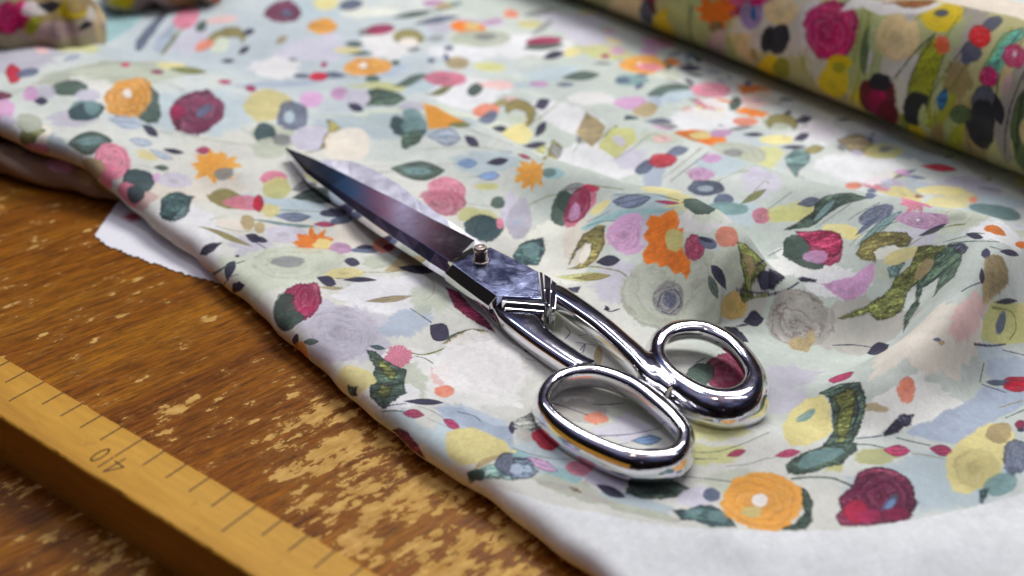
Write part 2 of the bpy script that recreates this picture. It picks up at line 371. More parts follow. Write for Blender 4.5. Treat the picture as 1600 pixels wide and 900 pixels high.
# crumpled bundles at the top left
def lump(P0, P1, R0, sq, seed, end=.16, na=60, nb=44):
    P0 = np.array(P0); P1 = np.array(P1); d = P1-P0; L = np.linalg.norm(d); d = d/L
    q = np.array([-d[1], d[0], 0]); q = q if q[1] > 0 else -q; q /= np.linalg.norm(q)
    def fn(u, v):
        th = v*2*math.pi; c = min(1, math.sqrt(max(0, 1-(max(0, (u-1+end)/end))**2)))
        c *= min(1, math.sqrt(max(0, 1-(max(0, (end*.5-u)/(end*.5)))**2)))
        r = R0*(.02+c)*(1+.11*math.sin(u*19+seed+2*math.sin(th))+.07*math.sin(th*3+seed*2+u*11)+.05*math.sin(th*5+u*30+seed)+.06*math.sin(th*2-u*55+seed)*smooth((u-.6)/.3)+.05*math.sin(u*85+th*3)*smooth((u-.7)/.2))
        p = P0+d*(u*L)-q*math.sin(th)*r-np.array([0, 0, 1])*math.cos(th)*r*sq
        p[2] = max(p[2], .15); return p, (u*L, th*R0)
    return grid(na, nb, fn)
# ------------------------------------------------------------------ printing the cloth
NT = 1024
def fbm(seed, beta=1.1, hi=1.0):
    r = np.random.default_rng(seed); f = np.fft.rfft2(r.normal(size=(NT, NT)))
    ky = np.fft.fftfreq(NT)[:, None]*NT; kx = np.fft.rfftfreq(NT)[None]*NT
    k = np.hypot(kx, ky); k[0, 0] = 1; a = np.clip(k, 6, None)**-beta; a[0, 0] = 0
    n = np.fft.irfft2(f*a); n -= n.mean(); return (n/n.std()).astype(np.float32)
N1, N2 = fbm(1, 1.5), fbm(2, .9)
def nz(T, u, v): return T[(v.astype(np.int64)) % NT, (u.astype(np.int64)) % NT]
C = dict(cream=(240,231,214), white=(248,246,242), sage=(200,207,186), pbl=(190,207,212), lilac=(208,204,216), yellow=(231,219,152), pink=(218,132,152),
 hot=(205,66,92), maroon=(112,44,72), pm=(166,58,92), orange=(237,128,58), amber=(240,166,76), dk=(74,92,82), navy=(54,52,74), olive=(148,138,84), teal=(122,152,150),
 blue=(128,156,198), slate=(98,108,130), coral=(238,148,122), mauve=(206,160,196), red=(208,56,74), khaki=(176,158,118), dkt=(62,84,88), grey=(140,142,140),
 og=(118,122,72), yg=(208,208,140), teal2=(160,196,196), bgrey=(180,193,209), cork=(200,176,120), mustard=(196,164,96), ppink=(236,196,190), gl=(190,186,176),
 # same print with shade mixed into its colours, for bolt and bundles
 B_mag=(196,30,98), B_yel=(222,190,34), B_blk=(26,26,34), B_cream=(216,190,140), B_or=(226,104,24), B_lil=(134,112,160), B_red=(214,22,30), B_ol=(142,144,40), B_teal=(96,160,140),
 B_mar=(96,12,30), B_gr=(70,86,54), B_sage=(164,172,120), B_kh=(150,128,84), B_slate=(70,72,92), B_white=(214,206,206), B_coral=(214,92,66), B_blue=(30,86,150), B_pk=(186,50,98), B_grey=(150,142,140), B_mauve=(176,148,146))
class Print:
    def __init__(s, name, uv0, uv1, tpc, base):
        s.uv0 = np.array(uv0, float); s.tpc = tpc; s.w, s.h = [int(math.ceil((b-a)*tpc)) for a, b in zip(uv0, uv1)]
        s.name = name; y, x = np.mgrid[0:s.h, 0:s.w].astype(np.float32)
        n = nz(N1, x*.25, y*.25)*.5+nz(N1, x*.9+300, y*.9)*.3
        s.im = np.empty((s.h, s.w, 3), np.float32); s.im[:] = np.array(base, np.float32)/255
        if tpc > 20:                              # washes of sage, pale blue and cream drift into each other
            g1 = nz(N1, x*.07+y*.02, y*.11)[..., None]; g2 = nz(N1, x*.06+500, y*.09+200)[..., None]
            s.im += (np.array((196, 206, 194), np.float32)/255-s.im)*smooth((g1+.3)/1.5)*.7
            s.im += (np.array((196, 208, 212), np.float32)/255-s.im)*smooth((g2+.3)/1.5)*.8
            s.im += (np.array((232, 224, 208), np.float32)/255-s.im)*smooth((-g1-g2-1.0)/2.0)*.4
        s.im += (n*.012)[..., None]*np.array([1, 1, .6], np.float32)
    def win(s, c, r):
        p = (np.array(c)-s.uv0)*s.tpc; r = r*s.tpc+3
        x0, y0 = int(max(0, p[0]-r)), int(max(0, p[1]-r)); x1, y1 = int(min(s.w, p[0]+r+1)), int(min(s.h, p[1]+r+1))
        if x1 <= x0 or y1 <= y0: return None
        y, x = np.mgrid[y0:y1, x0:x1].astype(np.float32)
        return (slice(y0, y1), slice(x0, x1)), x, y, x/s.tpc+s.uv0[0]-c[0], y/s.tpc+s.uv0[1]-c[1]
    def over(s, sl, col, a):
        s.im[sl] = s.im[sl]*(1-a[..., None])+col*a[..., None]
    def motif(s, kind, col, c, M, opt):
        """M: 2x2, columns = the two half axes in cloth centimetres"""
        rad = math.sqrt((M**2).sum())*1.35
        q = s.win(c, rad)
        if q is None: return
        sl, x, y, du, dv = q
        det = M[0, 0]*M[1, 1]-M[0, 1]*M[1, 0]
        if abs(det) < 1e-5: return
        a = (M[1, 1]*du-M[0, 1]*dv)/det; b = (-M[1, 0]*du+M[0, 0]*dv)/det
        r = np.sqrt(a*a+b*b)+1e-6; th = np.arctan2(b, a)
        sa = math.hypot(M[0, 0], M[1, 0]); sb = math.hypot(M[0, 1], M[1, 1]); sm = math.sqrt(sa*sb)*s.tpc   # texels per unit
        sd = hash((round(c[0], 2), round(c[1], 2))) % 997
        big = nz(N1, x*1.2+sd*13, y*1.2+sd*7); fine = nz(N2, x*1.6+sd, y*1.6)
        wob = nz(N1, th*60+sd*31, r*0+sd*17)*.05
        base = np.array(C[col] if isinstance(col, str) else col, np.float32)/255
        base = base*(1+.05*float(nz(N2, np.array(sd*3.), np.array(sd*5.))))
        aa = max(1.8/sm, .03)
        if kind == 'w':
            hard = col in ('white', 'cream', 'gl')
            m = smooth((1.04-r+wob*3+big*.05)/(.07 if hard else .24))*(.86 if hard else .8)
            if hard: base = np.minimum(base*1.03, .955)
            tex = base[None, None]+(big*.012)[..., None]
            s.over(sl, tex, m.astype(np.float32)); return
        if kind == 'l':
            wd = (1-np.clip(np.abs(a), 0, 1)**1.9)*(1+.18*a)+fine*.02*(10/max(sm, 10))**.5
            dd = np.minimum(wd-np.abs(b), 1.02-np.abs(a)); dd = np.where(np.abs(a) > 1.05, -1, dd)
        elif kind == 'd':
            jg = .15 if sa > .55 else .06
            dd = 1-jg+jg*np.cos(th*9+sd+wob*14)+.4*jg*np.cos(th*17+sd)+fine*.05+wob*1.5-r
        elif kind == 'a':                        # arched leaf: a crescent open towards +b
            dd = np.minimum(1-r, np.sqrt(a*a*1.15+(b-.62)**2)-.72)+big*.05+fine*.03
        else:
            dd = 1+wob+fine*.022-r
            if kind == 'q': dd = 1+wob+fine*.02-(np.abs(a)**3+np.abs(b)**3)**(1/3.)
        m = np.clip(dd/aa+.5, 0, 1)
        lum = base@np.array([.3, .6, .1])
        tex = np.repeat(np.repeat(base[None, None], a.shape[0], 0), a.shape[1], 1)
        lt = .1 if lum > .88 else .3 if lum > .72 else .6 if lum > .5 else 1.
        ty = (1+(.07*big+.05*fine)*lt)[..., None]; tex = tex*ty
        if kind in 'rR':
            rr = np.sqrt((a+.12)**2+(b-.05)**2); nb = 2.0 if sa < .7 else 3.0
            w = rr*nb+nz(N1, th*26+sd*5+300, rr*60+80)*.34+.16*np.sin(th*2+sd)+th/6.283*(1 if sd % 2 else -1)
            fr = w-np.floor(w); edge = smooth((.16-np.minimum(fr, 1-fr))/.12); body = smooth(fr/.8)
            st = nz(N2, th*60+sd, rr*150)
            up = np.clip(body*.9+.25*st-.35, 0, 1)[..., None]; dn = np.clip(edge*(.8+.5*nz(N1, th*40, rr*50+sd)), 0, 1)[..., None]
            k1, k2 = (.4, .035) if lum > .88 else (.14, .10) if lum > .72 else (.30, .26) if lum > .3 else (.22, .42)
            tex = tex+(np.array([1, .96, .93])-tex)*up*k1
            tex = tex*(1-dn*k2*np.array([.8, 1, 1]))
            if .62 < lum < .88: tex = tex*(1-.10*smooth((.42-rr)/.3)[..., None])
        if kind == 'l' and sm > 5:
            vein = np.abs(np.sin((b/(.35+np.clip(1-a*a, 0, 1)))*5.2+fine*.5+a*1.2))
            tex = tex*(1-.22*smooth((.45-vein)/.4))[..., None]
            if lum > .25: tex = tex+(.10*smooth((vein-.7)/.3))[..., None]
        if kind == 'b' and sm > 8:
            st = nz(N2, a*30+b*6+sd*3, b*150+sd)
            tex = tex*(1+.06*st*lt)[..., None]
        if kind == 'd':
            ray_ = np.sin(th*22+sd+fine*.7+r*3); tex = tex*(1+.10*ray_*smooth((r-.2)/.4))[..., None]
        if opt.get('rim', (kind in 'la' and lum < .75) or (kind in 'rRb' and lum < .42)):
            e = smooth((.20-dd)/.16)*(.55+.3*fine)*(.55 if kind == 'l' else .28)
            tex = tex*(1-np.clip(e, 0, .8))[..., None]
        s.over(sl, np.clip(tex, 0, 1).astype(np.float32), (m*opt.get('al', .93)*np.clip(.97+.05*fine, 0, 1)).astype(np.float32))
    def poly(s, P, col, opt):
        P = np.array(P, float); c = (P.min(0)+P.max(0))/2; q = s.win(c, max((P.max(0)-P.min(0))/2)*1.05+.15)
        if q is None: return
        sl, x, y, du, dv = q; X, Y = du+c[0], dv+c[1]; d2 = np.full(X.shape, 1e9); ins = np.zeros(X.shape, bool)
        n = len(P)
        for i in range(n):
            a, b = P[i], P[(i+1) % n]; e = b-a; t = np.clip(((X-a[0])*e[0]+(Y-a[1])*e[1])/max(e@e, 1e-9), 0, 1)
            d2 = np.minimum(d2, (X-a[0]-t*e[0])**2+(Y-a[1]-t*e[1])**2)
            with np.errstate(divide='ignore', invalid='ignore'):
                cr_ = ((a[1] > Y) != (b[1] > Y)) & (X < (b[0]-a[0])*(Y-a[1])/(b[1]-a[1]+1e-12)+a[0])
            ins ^= cr_
        big = nz(N1, x*1.3+c[0]*40, y*1.3); fine = nz(N2, x*1.5, y*1.5+c[1]*30)
        d = np.sqrt(d2)*np.where(ins, 1, -1)+fine*.018+big*.02*opt.get('rag', 1)
        m = np.clip(d*s.tpc*opt.get('sharp', .5)+.5, 0, 1)*opt.get('al', .95)
        base = np.array(C[col] if isinstance(col, str) else col, np.float32)/255; lum = base@np.array([.3, .6, .1])
        tex = np.repeat(np.repeat(base[None, None], X.shape[0], 0), X.shape[1], 1)*(1+(.06*big+.05*fine)*(.12 if lum > .85 else .35 if lum > .7 else 1))[..., None]
        if lum < .6:                              # dry-brush strokes
            q_ = 34/s.tpc; g = nz(N2, (x*.55+y*.55)*q_, (x-y)*2.0*q_)*(.6 if s.tpc < 20 else 1)
            tex = tex*(1+.20*g)[..., None]; tex += (np.clip(g-.6, 0, 1)*.16)[..., None]*np.array([.8, 1, .5])
            tex = tex*(1-.45*smooth((.09-d)/.08))[..., None]
        s.over(sl, np.clip(tex, 0, 1).astype(np.float32), m.astype(np.float32))
    def stem(s, P, w, col, al=.85):
        P = np.array(P, float); base = np.array(C[col], np.float32)/255
        ln = np.linalg.norm(P[1:]-P[:-1], axis=1); lim = 5*np.median(ln)+.05
        for a, b, l_ in zip(P[:-1], P[1:], ln):
            if l_ > lim: continue
            c = (a+b)/2; q = s.win(c, np.linalg.norm(b-a)/2+w*2+.1)
            if q is None: continue
            sl, x, y, du, dv = q; X, Y = du+c[0], dv+c[1]; e = b-a
            t = np.clip(((X-a[0])*e[0]+(Y-a[1])*e[1])/max(e@e, 1e-9), 0, 1)
            d = w*(1+.25*nz(N1, x, y))-np.sqrt((X-a[0]-t*e[0])**2+(Y-a[1]-t*e[1])**2)+.35*w*nz(N2, x*1.5, y*1.5)*.4
            m = np.clip(d*s.tpc+.5, 0, 1)*al*(.9+.15*nz(N2, x*2, y*2))
            s.over(sl, np.broadcast_to(base, X.shape+(3,)), np.clip(m, 0, 1).astype(np.float32))
    def image(s):
        y, x = np.mgrid[0:s.h, 0:s.w]
        s.im *= (1+.018*N2[y % NT, x % NT])[..., None]
        im = bpy.data.images.new(s.name, s.w, s.h, alpha=False); buf = np.ones((s.h, s.w, 4), np.float32)
        buf[..., :3] = np.clip(s.im, 0, 1); im.pixels.foreach_set(buf.ravel()); im.update(); im.pack(); return im
def cloth_mat(name, pr):
    N = Nodes(name); uv = N.add('UVMap'); uv.uv_map = 'cloth'
    mp = N.mapping(uv.outputs[0], scale=(pr.tpc/pr.w, pr.tpc/pr.h, 1))
    mp.node.inputs['Location'].default_value = (-pr.uv0[0]*pr.tpc/pr.w, -pr.uv0[1]*pr.tpc/pr.h, 0)
    t = N.add('TexImage'); t.image = pr.image(); t.interpolation = 'Linear'; t.extension = 'EXTEND'; N.l.new(mp, t.inputs[0])
    col = t.outputs[0]
    hs = N.add('HueSaturation'); hs.inputs['Saturation'].default_value = 1.04; hs.inputs['Value'].default_value = .93
    N.l.new(col, hs.inputs['Color']); col = hs.outputs[0]
    spk = N.noise(uv.outputs[0], 9, 3, .7)
    col = N.mix(N.ramp(spk, [(.735, 0.), (.75, .35)]), col, (.28, .26, .26))
    thr = N.noise(N.mapping(uv.outputs[0], scale=(1, .35, 1)), 30, 2, .6); thr2 = N.noise(N.mapping(uv.outputs[0], scale=(.35, 1, 1)), 30, 2, .6)
    col = N.mix(1, col, N.ramp(N.math('MULTIPLY', N.math('ADD', thr, thr2), .5), [(.36, .95), (.5, .995), (.66, 1.03)]), 'MULTIPLY')
    v1 = N.add('TexWave', wave_type='BANDS', bands_direction='X'); v2 = N.add('TexWave', wave_type='BANDS', bands_direction='Y')
    for w in (v1, v2): w.inputs['Scale'].default_value = 5.2; w.inputs['Distortion'].default_value = 1.6; w.inputs['Detail'].default_value = 2; w.inputs['Detail Scale'].default_value = 2; N.l.new(uv.outputs[0], w.inputs[0])
    col = N.mix(1, col, N.ramp(N.math('MULTIPLY', N.math('ADD', v1.outputs['Fac'], v2.outputs['Fac']), .5), [(.1, .925), (.6, 1.0), (.95, 1.03)]), 'MULTIPLY')
    N.set(Base_Color=col, Roughness=.78); N.b.inputs['Specular IOR Level'].default_value = .25
    N.b.inputs['Sheen Weight'].default_value = .12; N.b.inputs['Sheen Roughness'].default_value = .4
    w1 = N.add('TexWave', wave_type='BANDS', bands_direction='X'); w2 = N.add('TexWave', wave_type='BANDS', bands_direction='Y')
    for w in (w1, w2): w.inputs['Scale'].default_value = 9; w.inputs['Distortion'].default_value = .5; w.inputs['Detail'].default_value = 1; N.l.new(uv.outputs[0], w.inputs[0])
    h = N.math('ADD', N.math('MULTIPLY', w1.outputs['Fac'], w2.outputs['Fac']), N.noise(uv.outputs[0], 14, 3))
    N.bump(N.math('ADD', h, N.math('ADD', thr, thr2)), .25, .0002); return N.m
class Cloth:
    def __init__(s, V, F, UV, pr):
        s.V, s.F, s.UV, s.pr = V, F, UV, pr
        s.bvh = BVHTree.FromPolygons([tuple(v) for v in V.tolist()], [tuple(f) for f in F.tolist()])
    def hit(s, px, py):
        d = ray(px, py); d = d/np.linalg.norm(d)
        return s.bvh.ray_cast(Vector((0, 0, CAMH)), Vector(d))
    def uv(s, px, py):
        p, n, i, dist = s.hit(px, py)
        if p is None: return None
        f = s.F[i]; P = s.V[f]; p = np.array(p)
        w = 1/(np.linalg.norm(P-p, axis=1)+1e-6)**2                 # small quads: solve the bilinear position
        a = P[1]-P[0]; b = P[3]-P[0]; r_ = p-P[0]
        G = np.array([[a@a, a@b], [a@b, b@b]]); sol = np.linalg.solve(G+np.eye(2)*1e-12, [a@r_, b@r_])
        U = s.UV[f]; return U[0]+(U[1]-U[0])*sol[0]+(U[3]-U[0])*sol[1]
    def object(s, name, mat, parent=None, thick=0):
        me = mesh(name, s.V, [tuple(int(i) for i in f) for f in s.F])
        u = me.uv_layers.new(name='cloth'); li = np.empty(len(me.loops), np.int32); me.loops.foreach_get('vertex_index', li)
        u.data.foreach_set('uv', s.UV[li].astype(np.float32).ravel())
        o = link(name, me, mat, parent)
        if thick:
            m = o.modifiers.new('thickness', 'SOLIDIFY'); m.thickness = thick*S; m.offset = -1
        return o
# The print, read off the cloth field by field. Each field: origin (px) ; lines of motifs in thirds of a pixel.
# kinds: w wash, b blot, q squarish blot, r rose, d ragged petals, l leaf, a arched leaf : x y rx ry angle
# s stem: width colour points ; p painted shape: colour points
FIELDS = {}  # in the top left field a long slate leaf is a painted shadow strip
FIELDS[(0,0)] = """
w pbl 880 520 330 160 0;w lilac 110 260 200 60 -6;w sage 520 330 330 60 -8;w yg 330 205 160 30 4;w cream 420 400 120 60 0;w lilac 330 560 120 50 0;w cream 900 880 260 60 0;w pbl 180 640 120 60 20
s 5 og 750 612 900 640 1060 668 1200 682;s 5 dk 720 386 790 392 860 425;s 3 og 20 440 250 380 470 375;s 3 grey 150 300 260 260 340 240;s 3 og 560 545 750 620 860 650;s 3 grey 590 770 730 790 900 850;s 4 og 0 480 110 420 240 400
p teal2 350 120 470 30 700 40 640 110 500 200
p sage 300 340 560 300 700 330 900 320 960 335 700 390 420 370
l og 880 330 90 16 5;w yellow 800 310 80 20 8
b pink 870 82 72 42 -30;q bgrey 770 178 70 30 -55;l slate 690 160 150 22 -52;b ppink 1040 92 76 18 -5;l dk 940 125 36 22 -50;a olive 1065 178 92 50 -10;b sage 1030 210 46 34 -30;b coral 956 212 46 24 -22;l navy 1163 150 32 15 -20;l navy 1142 235 34 14 -32;l navy 1065 286 34 10 0;l og 800 200 120 8 -52;w lilac 900 180 120 50 -30
b red 65 348 42 45 0;b slate 130 340 55 20 -10;l bgrey 335 270 45 14 -20;b ppink 195 222 38 26 0;l hot 585 303 26 10 0;l pm 733 337 34 10 3;l pm 1050 383 36 11 3;l pm 1172 415 28 16 10
b dk 325 412 86 36 -3;b lilac 205 430 50 32 0;b mauve 142 438 34 36 0;l navy 190 475 34 19 0;b mauve 22 510 48 52 0
b dk 672 475 70 76 0;r amber 603 455 114 88 -14;b white 595 438 20 22 -40
b lilac 415 445 62 30 0;b teal 385 515 60 50 10;b dkt 400 520 82 42 -10;b teal 430 500 40 34 20
r maroon 922 505 122 104 -20;b pm 830 520 38 40 0;b slate 955 515 44 20 -35
l bgrey 578 572 82 30 14;l navy 702 612 46 20 35;l bgrey 658 664 56 18 12;l bgrey 752 726 62 15 22;l navy 810 709 52 12 10;l dk 755 786 36 13 6;w yellow 690 730 50 18 14
l dk 420 660 106 50 -3;l teal 420 660 76 26 -3;r pink 522 748 86 78 40;q pink 500 820 36 60 10;b dkt 648 850 76 58 0;b mauve 733 832 18 22 0;r lilac 818 848 82 36 6
l pm 950 705 38 18 0;d amber 1005 772 108 68 0;b grey 1048 812 46 28 -15
b cream 185 620 48 56 0;l og 130 630 40 70 60;s 5 og 60 560 110 620 130 700;b sage 140 570 60 40 20
b mauve 200 740 80 30 0;s 6 og 380 720 390 790;b khaki 430 790 50 50 30;b mauve 170 700 60 26 10;s 6 og 130 670 150 740
b lilac 30 570 40 30 0
s 4 dk 1200 640 1130 600
"""
FIELDS[(400,0)] = """
w pbl 240 40 220 60 0;w lilac 250 230 170 60 -4;w white 90 325 130 48 0;w bgrey 110 392 230 16 -4;w sage 1040 170 150 50 0;w white 620 200 140 50 0;w sage 780 540 420 60 2;w pbl 620 590 380 60 0;w pbl 640 330 80 20 -10;w cream 500 50 150 30 0;w white 960 250 200 40 0;w lilac 860 130 70 28 0;w white 960 430 180 60 0;w pbl 1080 760 160 60 0;w yg 600 400 200 24 5;w lilac 1020 110 160 30 0
r maroon 122 65 84 58 -5;b slate 146 66 26 18 0;b yellow 325 12 62 30 0;b slate 442 22 52 24 -10;b amber 312 126 72 34 0;b lilac 350 170 50 20 0;b grey 520 150 44 18 -5;b pm 582 136 64 26 -6;l dk 735 70 104 14 -9;l slate 845 92 112 16 -10;b mauve 830 12 52 18 0;l teal 900 30 80 14 -20;b orange 1000 126 84 30 4;b yellow 1015 120 36 14 0;b coral 1188 66 30 20 0;b khaki 880 28 44 16 -6;b mauve 1110 100 50 12 -12;a olive 712 178 70 34 0;b cream 716 196 40 16 0;l grey 838 180 44 12 -4;l grey 736 232 36 12 -12;l dk 460 205 46 15 0;l khaki 118 186 36 14 -32
b sage 1060 178 140 40 0;b grey 1072 172 52 16 0;b yellow 430 235 64 14 0;l grey 170 280 24 9 0;b pm 316 302 16 12 -40;l dk 490 250 60 9 -4
l dk 652 294 22 13 0;b dk 545 370 34 16 0;r amber 518 312 118 38 -3;b white 500 306 20 13 0;s 5 dk 170 352 250 345 400 352 480 366;l slate 360 352 60 15 4;b slate 210 355 36 12 0;b red 290 358 44 21 0
w bgrey 640 330 70 24 -18;b khaki 945 290 56 26 0;b slate 820 282 18 12 0;b slate 902 226 22 12 0;b slate 890 270 20 12 60;b yg 1090 312 80 22 4
l dk 720 386 88 24 -18;q pbl 770 412 84 34 -28;l og 858 432 82 15 -25;b pink 890 367 104 34 2;r pink 900 364 70 26 2;b dk 1028 416 42 26 -30;b ppink 1130 396 84 20 2;l olive 1160 480 60 16 -10
b yellow 55 488 118 76 0;b mauve 256 466 52 37 0;b mauve 392 436 44 28 0;b lilac 472 458 60 40 0;p dk 515 425 570 410 640 425 700 465 640 495 510 495 540 460;l navy 463 503 42 19 20
b lilac 740 500 70 26 0;p amber 783 484 850 500 985 572 900 598 805 606 795 540;b dkt 660 585 34 40 -20;b teal 730 540 44 34 0;b dkt 700 600 64 32 -20;b teal 740 590 62 46 10;p dk 680 630 740 610 800 610 760 670 700 700 680 690;l og 952 584 56 14 0;l bgrey 886 640 80 39 4;l navy 1008 662 42 21 36;b coral 1078 520 62 32 -4;l navy 1126 608 50 15 -3;b slate 1080 560 60 24 -35;b yellow 1190 640 40 40 0
b sage 85 630 110 60 10;b dkt 40 620 50 50 0;b sage 60 700 80 50 0;r slate 168 550 70 70 0;b pbl 155 550 26 30 0;b grey 122 654 44 28 0
p lilac 200 600 300 580 340 640 290 710 190 700 160 650;p olive 325 562 345 562 392 600 350 640 325 690 260 712 230 716 300 700 318 640 340 610;q cream 425 682 102 76 0
s 3 og 240 540 420 545 640 572;s 3 og 780 702 960 690 1060 692 1200 716;s 3 grey 530 778 720 776 940 768;s 3 grey 900 838 1040 830;s 3 grey 980 600 1200 680;s 4 dk 580 806 640 806;s 3 grey 180 536 500 548
l dk 752 802 130 46 4;l teal 750 802 80 22 4;l blue 988 766 48 24 0;l blue 1088 824 56 20 -3;l navy 1130 758 54 17 -8;b yg 1080 876 60 16 0
b pink 78 836 62 36 0;b yg 95 886 66 50 0;l grey 255 868 90 34 -12;s 4 olive 200 860 250 800 300 830;s 3 og 140 820 300 824
r pink 890 885 96 56 10
"""
FIELDS[(800,0)] = """
w white 60 200 200 60 0;w lilac 400 190 150 60 10;w yg 450 250 140 40 5;w pbl 200 340 140 34 -10;w white 890 555 200 64 0;w bgrey 760 440 130 34 -8;w yg 1160 740 100 50 0;w white 250 545 180 60 20;w white 380 790 210 110 0;w lilac 560 740 100 60 0;w pbl 960 760 120 60 0;w cream 1150 470 90 40 0;w sage 700 640 130 30 0;w bgrey 660 830 90 50 -60;w lilac 1150 860 90 60 0;w pbl 60 400 120 14 0;w lilac 300 100 160 60 0;w white 1000 480 100 24 0
b coral 10 70 24 16 0;l grey 140 130 64 13 -35;b yellow 82 112 60 16 0;l grey 120 60 80 12 -10;l dk 150 210 100 20 -3;b pm 148 190 86 18 -3;l navy 195 256 54 19 -15;b yellow 280 241 38 22 0;b pm 435 265 20 10 0;l navy 830 320 60 15 0
b dk 725 302 36 24 -30;r amber 610 310 112 42 3;b white 596 305 14 12 0;b teal 560 374 82 25 0;b slate 520 376 34 14 0;l dk 320 356 92 22 -5;l slate 246 396 46 11 0;b mauve 128 393 46 14 0
l dk 738 418 108 26 -8;r pink 928 424 98 34 3;q pbl 770 446 84 22 -12;b dk 1045 482 34 26 -50;b ppink 1130 480 60 24 10;b white 372 454 112 30 2;b mauve 545 487 76 30 0;b khaki 620 518 62 32 -10;b dkt 560 550 34 9 6;l slate 680 572 66 15 3;b mauve 710 600 50 12 0;l grey 720 588 60 14 10
b coral 1090 568 58 20 0;b orange 850 640 96 26 8;b orange 940 660 60 22 0;b yellow 885 636 54 18 0;b mauve 978 625 54 18 -4;l navy 1130 630 52 10 0;l grey 1070 600 60 10 -8;b ppink 700 648 46 18 0
b ppink 30 490 66 26 20;a olive 40 520 72 52 20;l olive 60 570 40 22 -60;b sage 30 560 40 26 0;l navy 140 486 40 24 -25;l navy 132 608 44 20 -55;l navy 100 683 60 15 -8;s 4 og 60 600 160 530 250 450
b yellow 30 635 66 42 0;b sage 10 560 40 20 0
p khaki 345 520 395 555 438 590 420 650 372 690 330 660 305 620 320 570;s 3 grey 345 540 370 680;b grey 314 655 14 18 0;s 4 og 314 670 284 718;l og 458 617 48 9 -38
p yg 470 600 560 600 585 660 480 745 400 690 430 640;b lilac 500 656 34 20 30;s 4 og 480 745 560 700 650 630 720 650
p olive 190 650 232 690 210 735 150 748 170 700;l grey 205 705 36 28 60;l yg 130 710 24 40 40
b coral 690 745 40 26 0;l slate 770 712 60 22 -15;b slate 620 785 50 26 -30;s 4 slate 590 800 650 760 620 815;r red 708 750 66 32 -4;b mauve 935 740 48 22 0;r mauve 882 816 66 31 0;b slate 910 880 92 34 0;b pbl 905 885 40 14 0
r sage 1060 715 130 46 10;b grey 1035 716 46 18 0;s 5 og 705 835 780 780 890 692;s 5 dk 740 850 820 790 925 710
s 6 olive 1070 805 1150 800 1200 860;s 5 og 1130 900 1170 860 1200 830;b lilac 1160 820 60 30 10;s 4 og 960 850 1090 790
b teal2 190 812 50 28 0;d amber 88 812 78 74 0;b teal 172 808 32 22 0;l pm 55 733 34 9 20
l grey 300 882 60 24 0;b hot 365 884 42 20 0;s 4 og 380 870 520 888;w yellow 700 880 100 20 0
"""
ROLL = {}
ROLL[(800,0)] = """
w B_sage 850 150 160 200 0;w B_white 560 60 90 90 0;w B_kh 1110 190 50 140 0;w B_sage 1010 330 90 80 0
w B_cream 1070 180 50 160 0;b B_cream 520 60 76 88 10;b B_slate 628 70 30 70 0;b B_mar 655 30 14 42 -20;b B_yel 708 138 52 78 0;b B_gr 815 205 52 50 0;b B_sage 800 90 80 110 0
s 8 B_gr 840 20 830 120 860 240;d B_or 948 55 92 82 10;b B_kh 955 132 36 30 0;r B_lil 1122 65 56 74 10;b B_blue 1128 65 12 34 0;b B_mauve 950 232 44 84 10;b B_blk 1190 190 26 62 10
b B_ol 1088 300 40 62 -20;r B_mar 1140 378 50 72 -30;b B_mag 1145 360 24 60 -25;s 4 B_ol 1060 150 1050 200 1040 260;b B_yel 1195 330 50 60 0;b B_mag 962 312 36 18 20;b B_ol 480 120 50 20 20;s 5 B_ol 1005 160 1030 260 1010 330;b B_white 400 30 50 30 0
b B_kh 350 20 60 30 20;b B_ol 260 10 60 16 20;b B_mag 1140 12 30 16 0
"""
ROLL[(1199,0)] = """
s 6 B_ol 150 250 175 330 230 420 300 500;s 5 B_gr 360 300 350 400 380 500;s 5 B_ol 620 300 600 420 620 560 640 640;s 5 B_gr 800 360 780 480 800 640 850 760;s 5 B_ol 850 330 830 470 850 640 900 780;s 6 B_gr 900 480 890 620 960 780
w B_ol 230 330 40 160 -10;w B_yel 420 470 40 110 0;w B_ol 660 560 40 120 10;w B_ol 850 640 60 190 -12;w B_gr 1180 640 40 220 8;w B_teal 1080 300 40 110 30;w B_yel 130 420 90 40 20;w B_ol 560 520 30 120 0
b B_white 190 120 40 120 8;b B_ol 60 330 40 60 0;b B_sage 500 330 26 120 10
"""
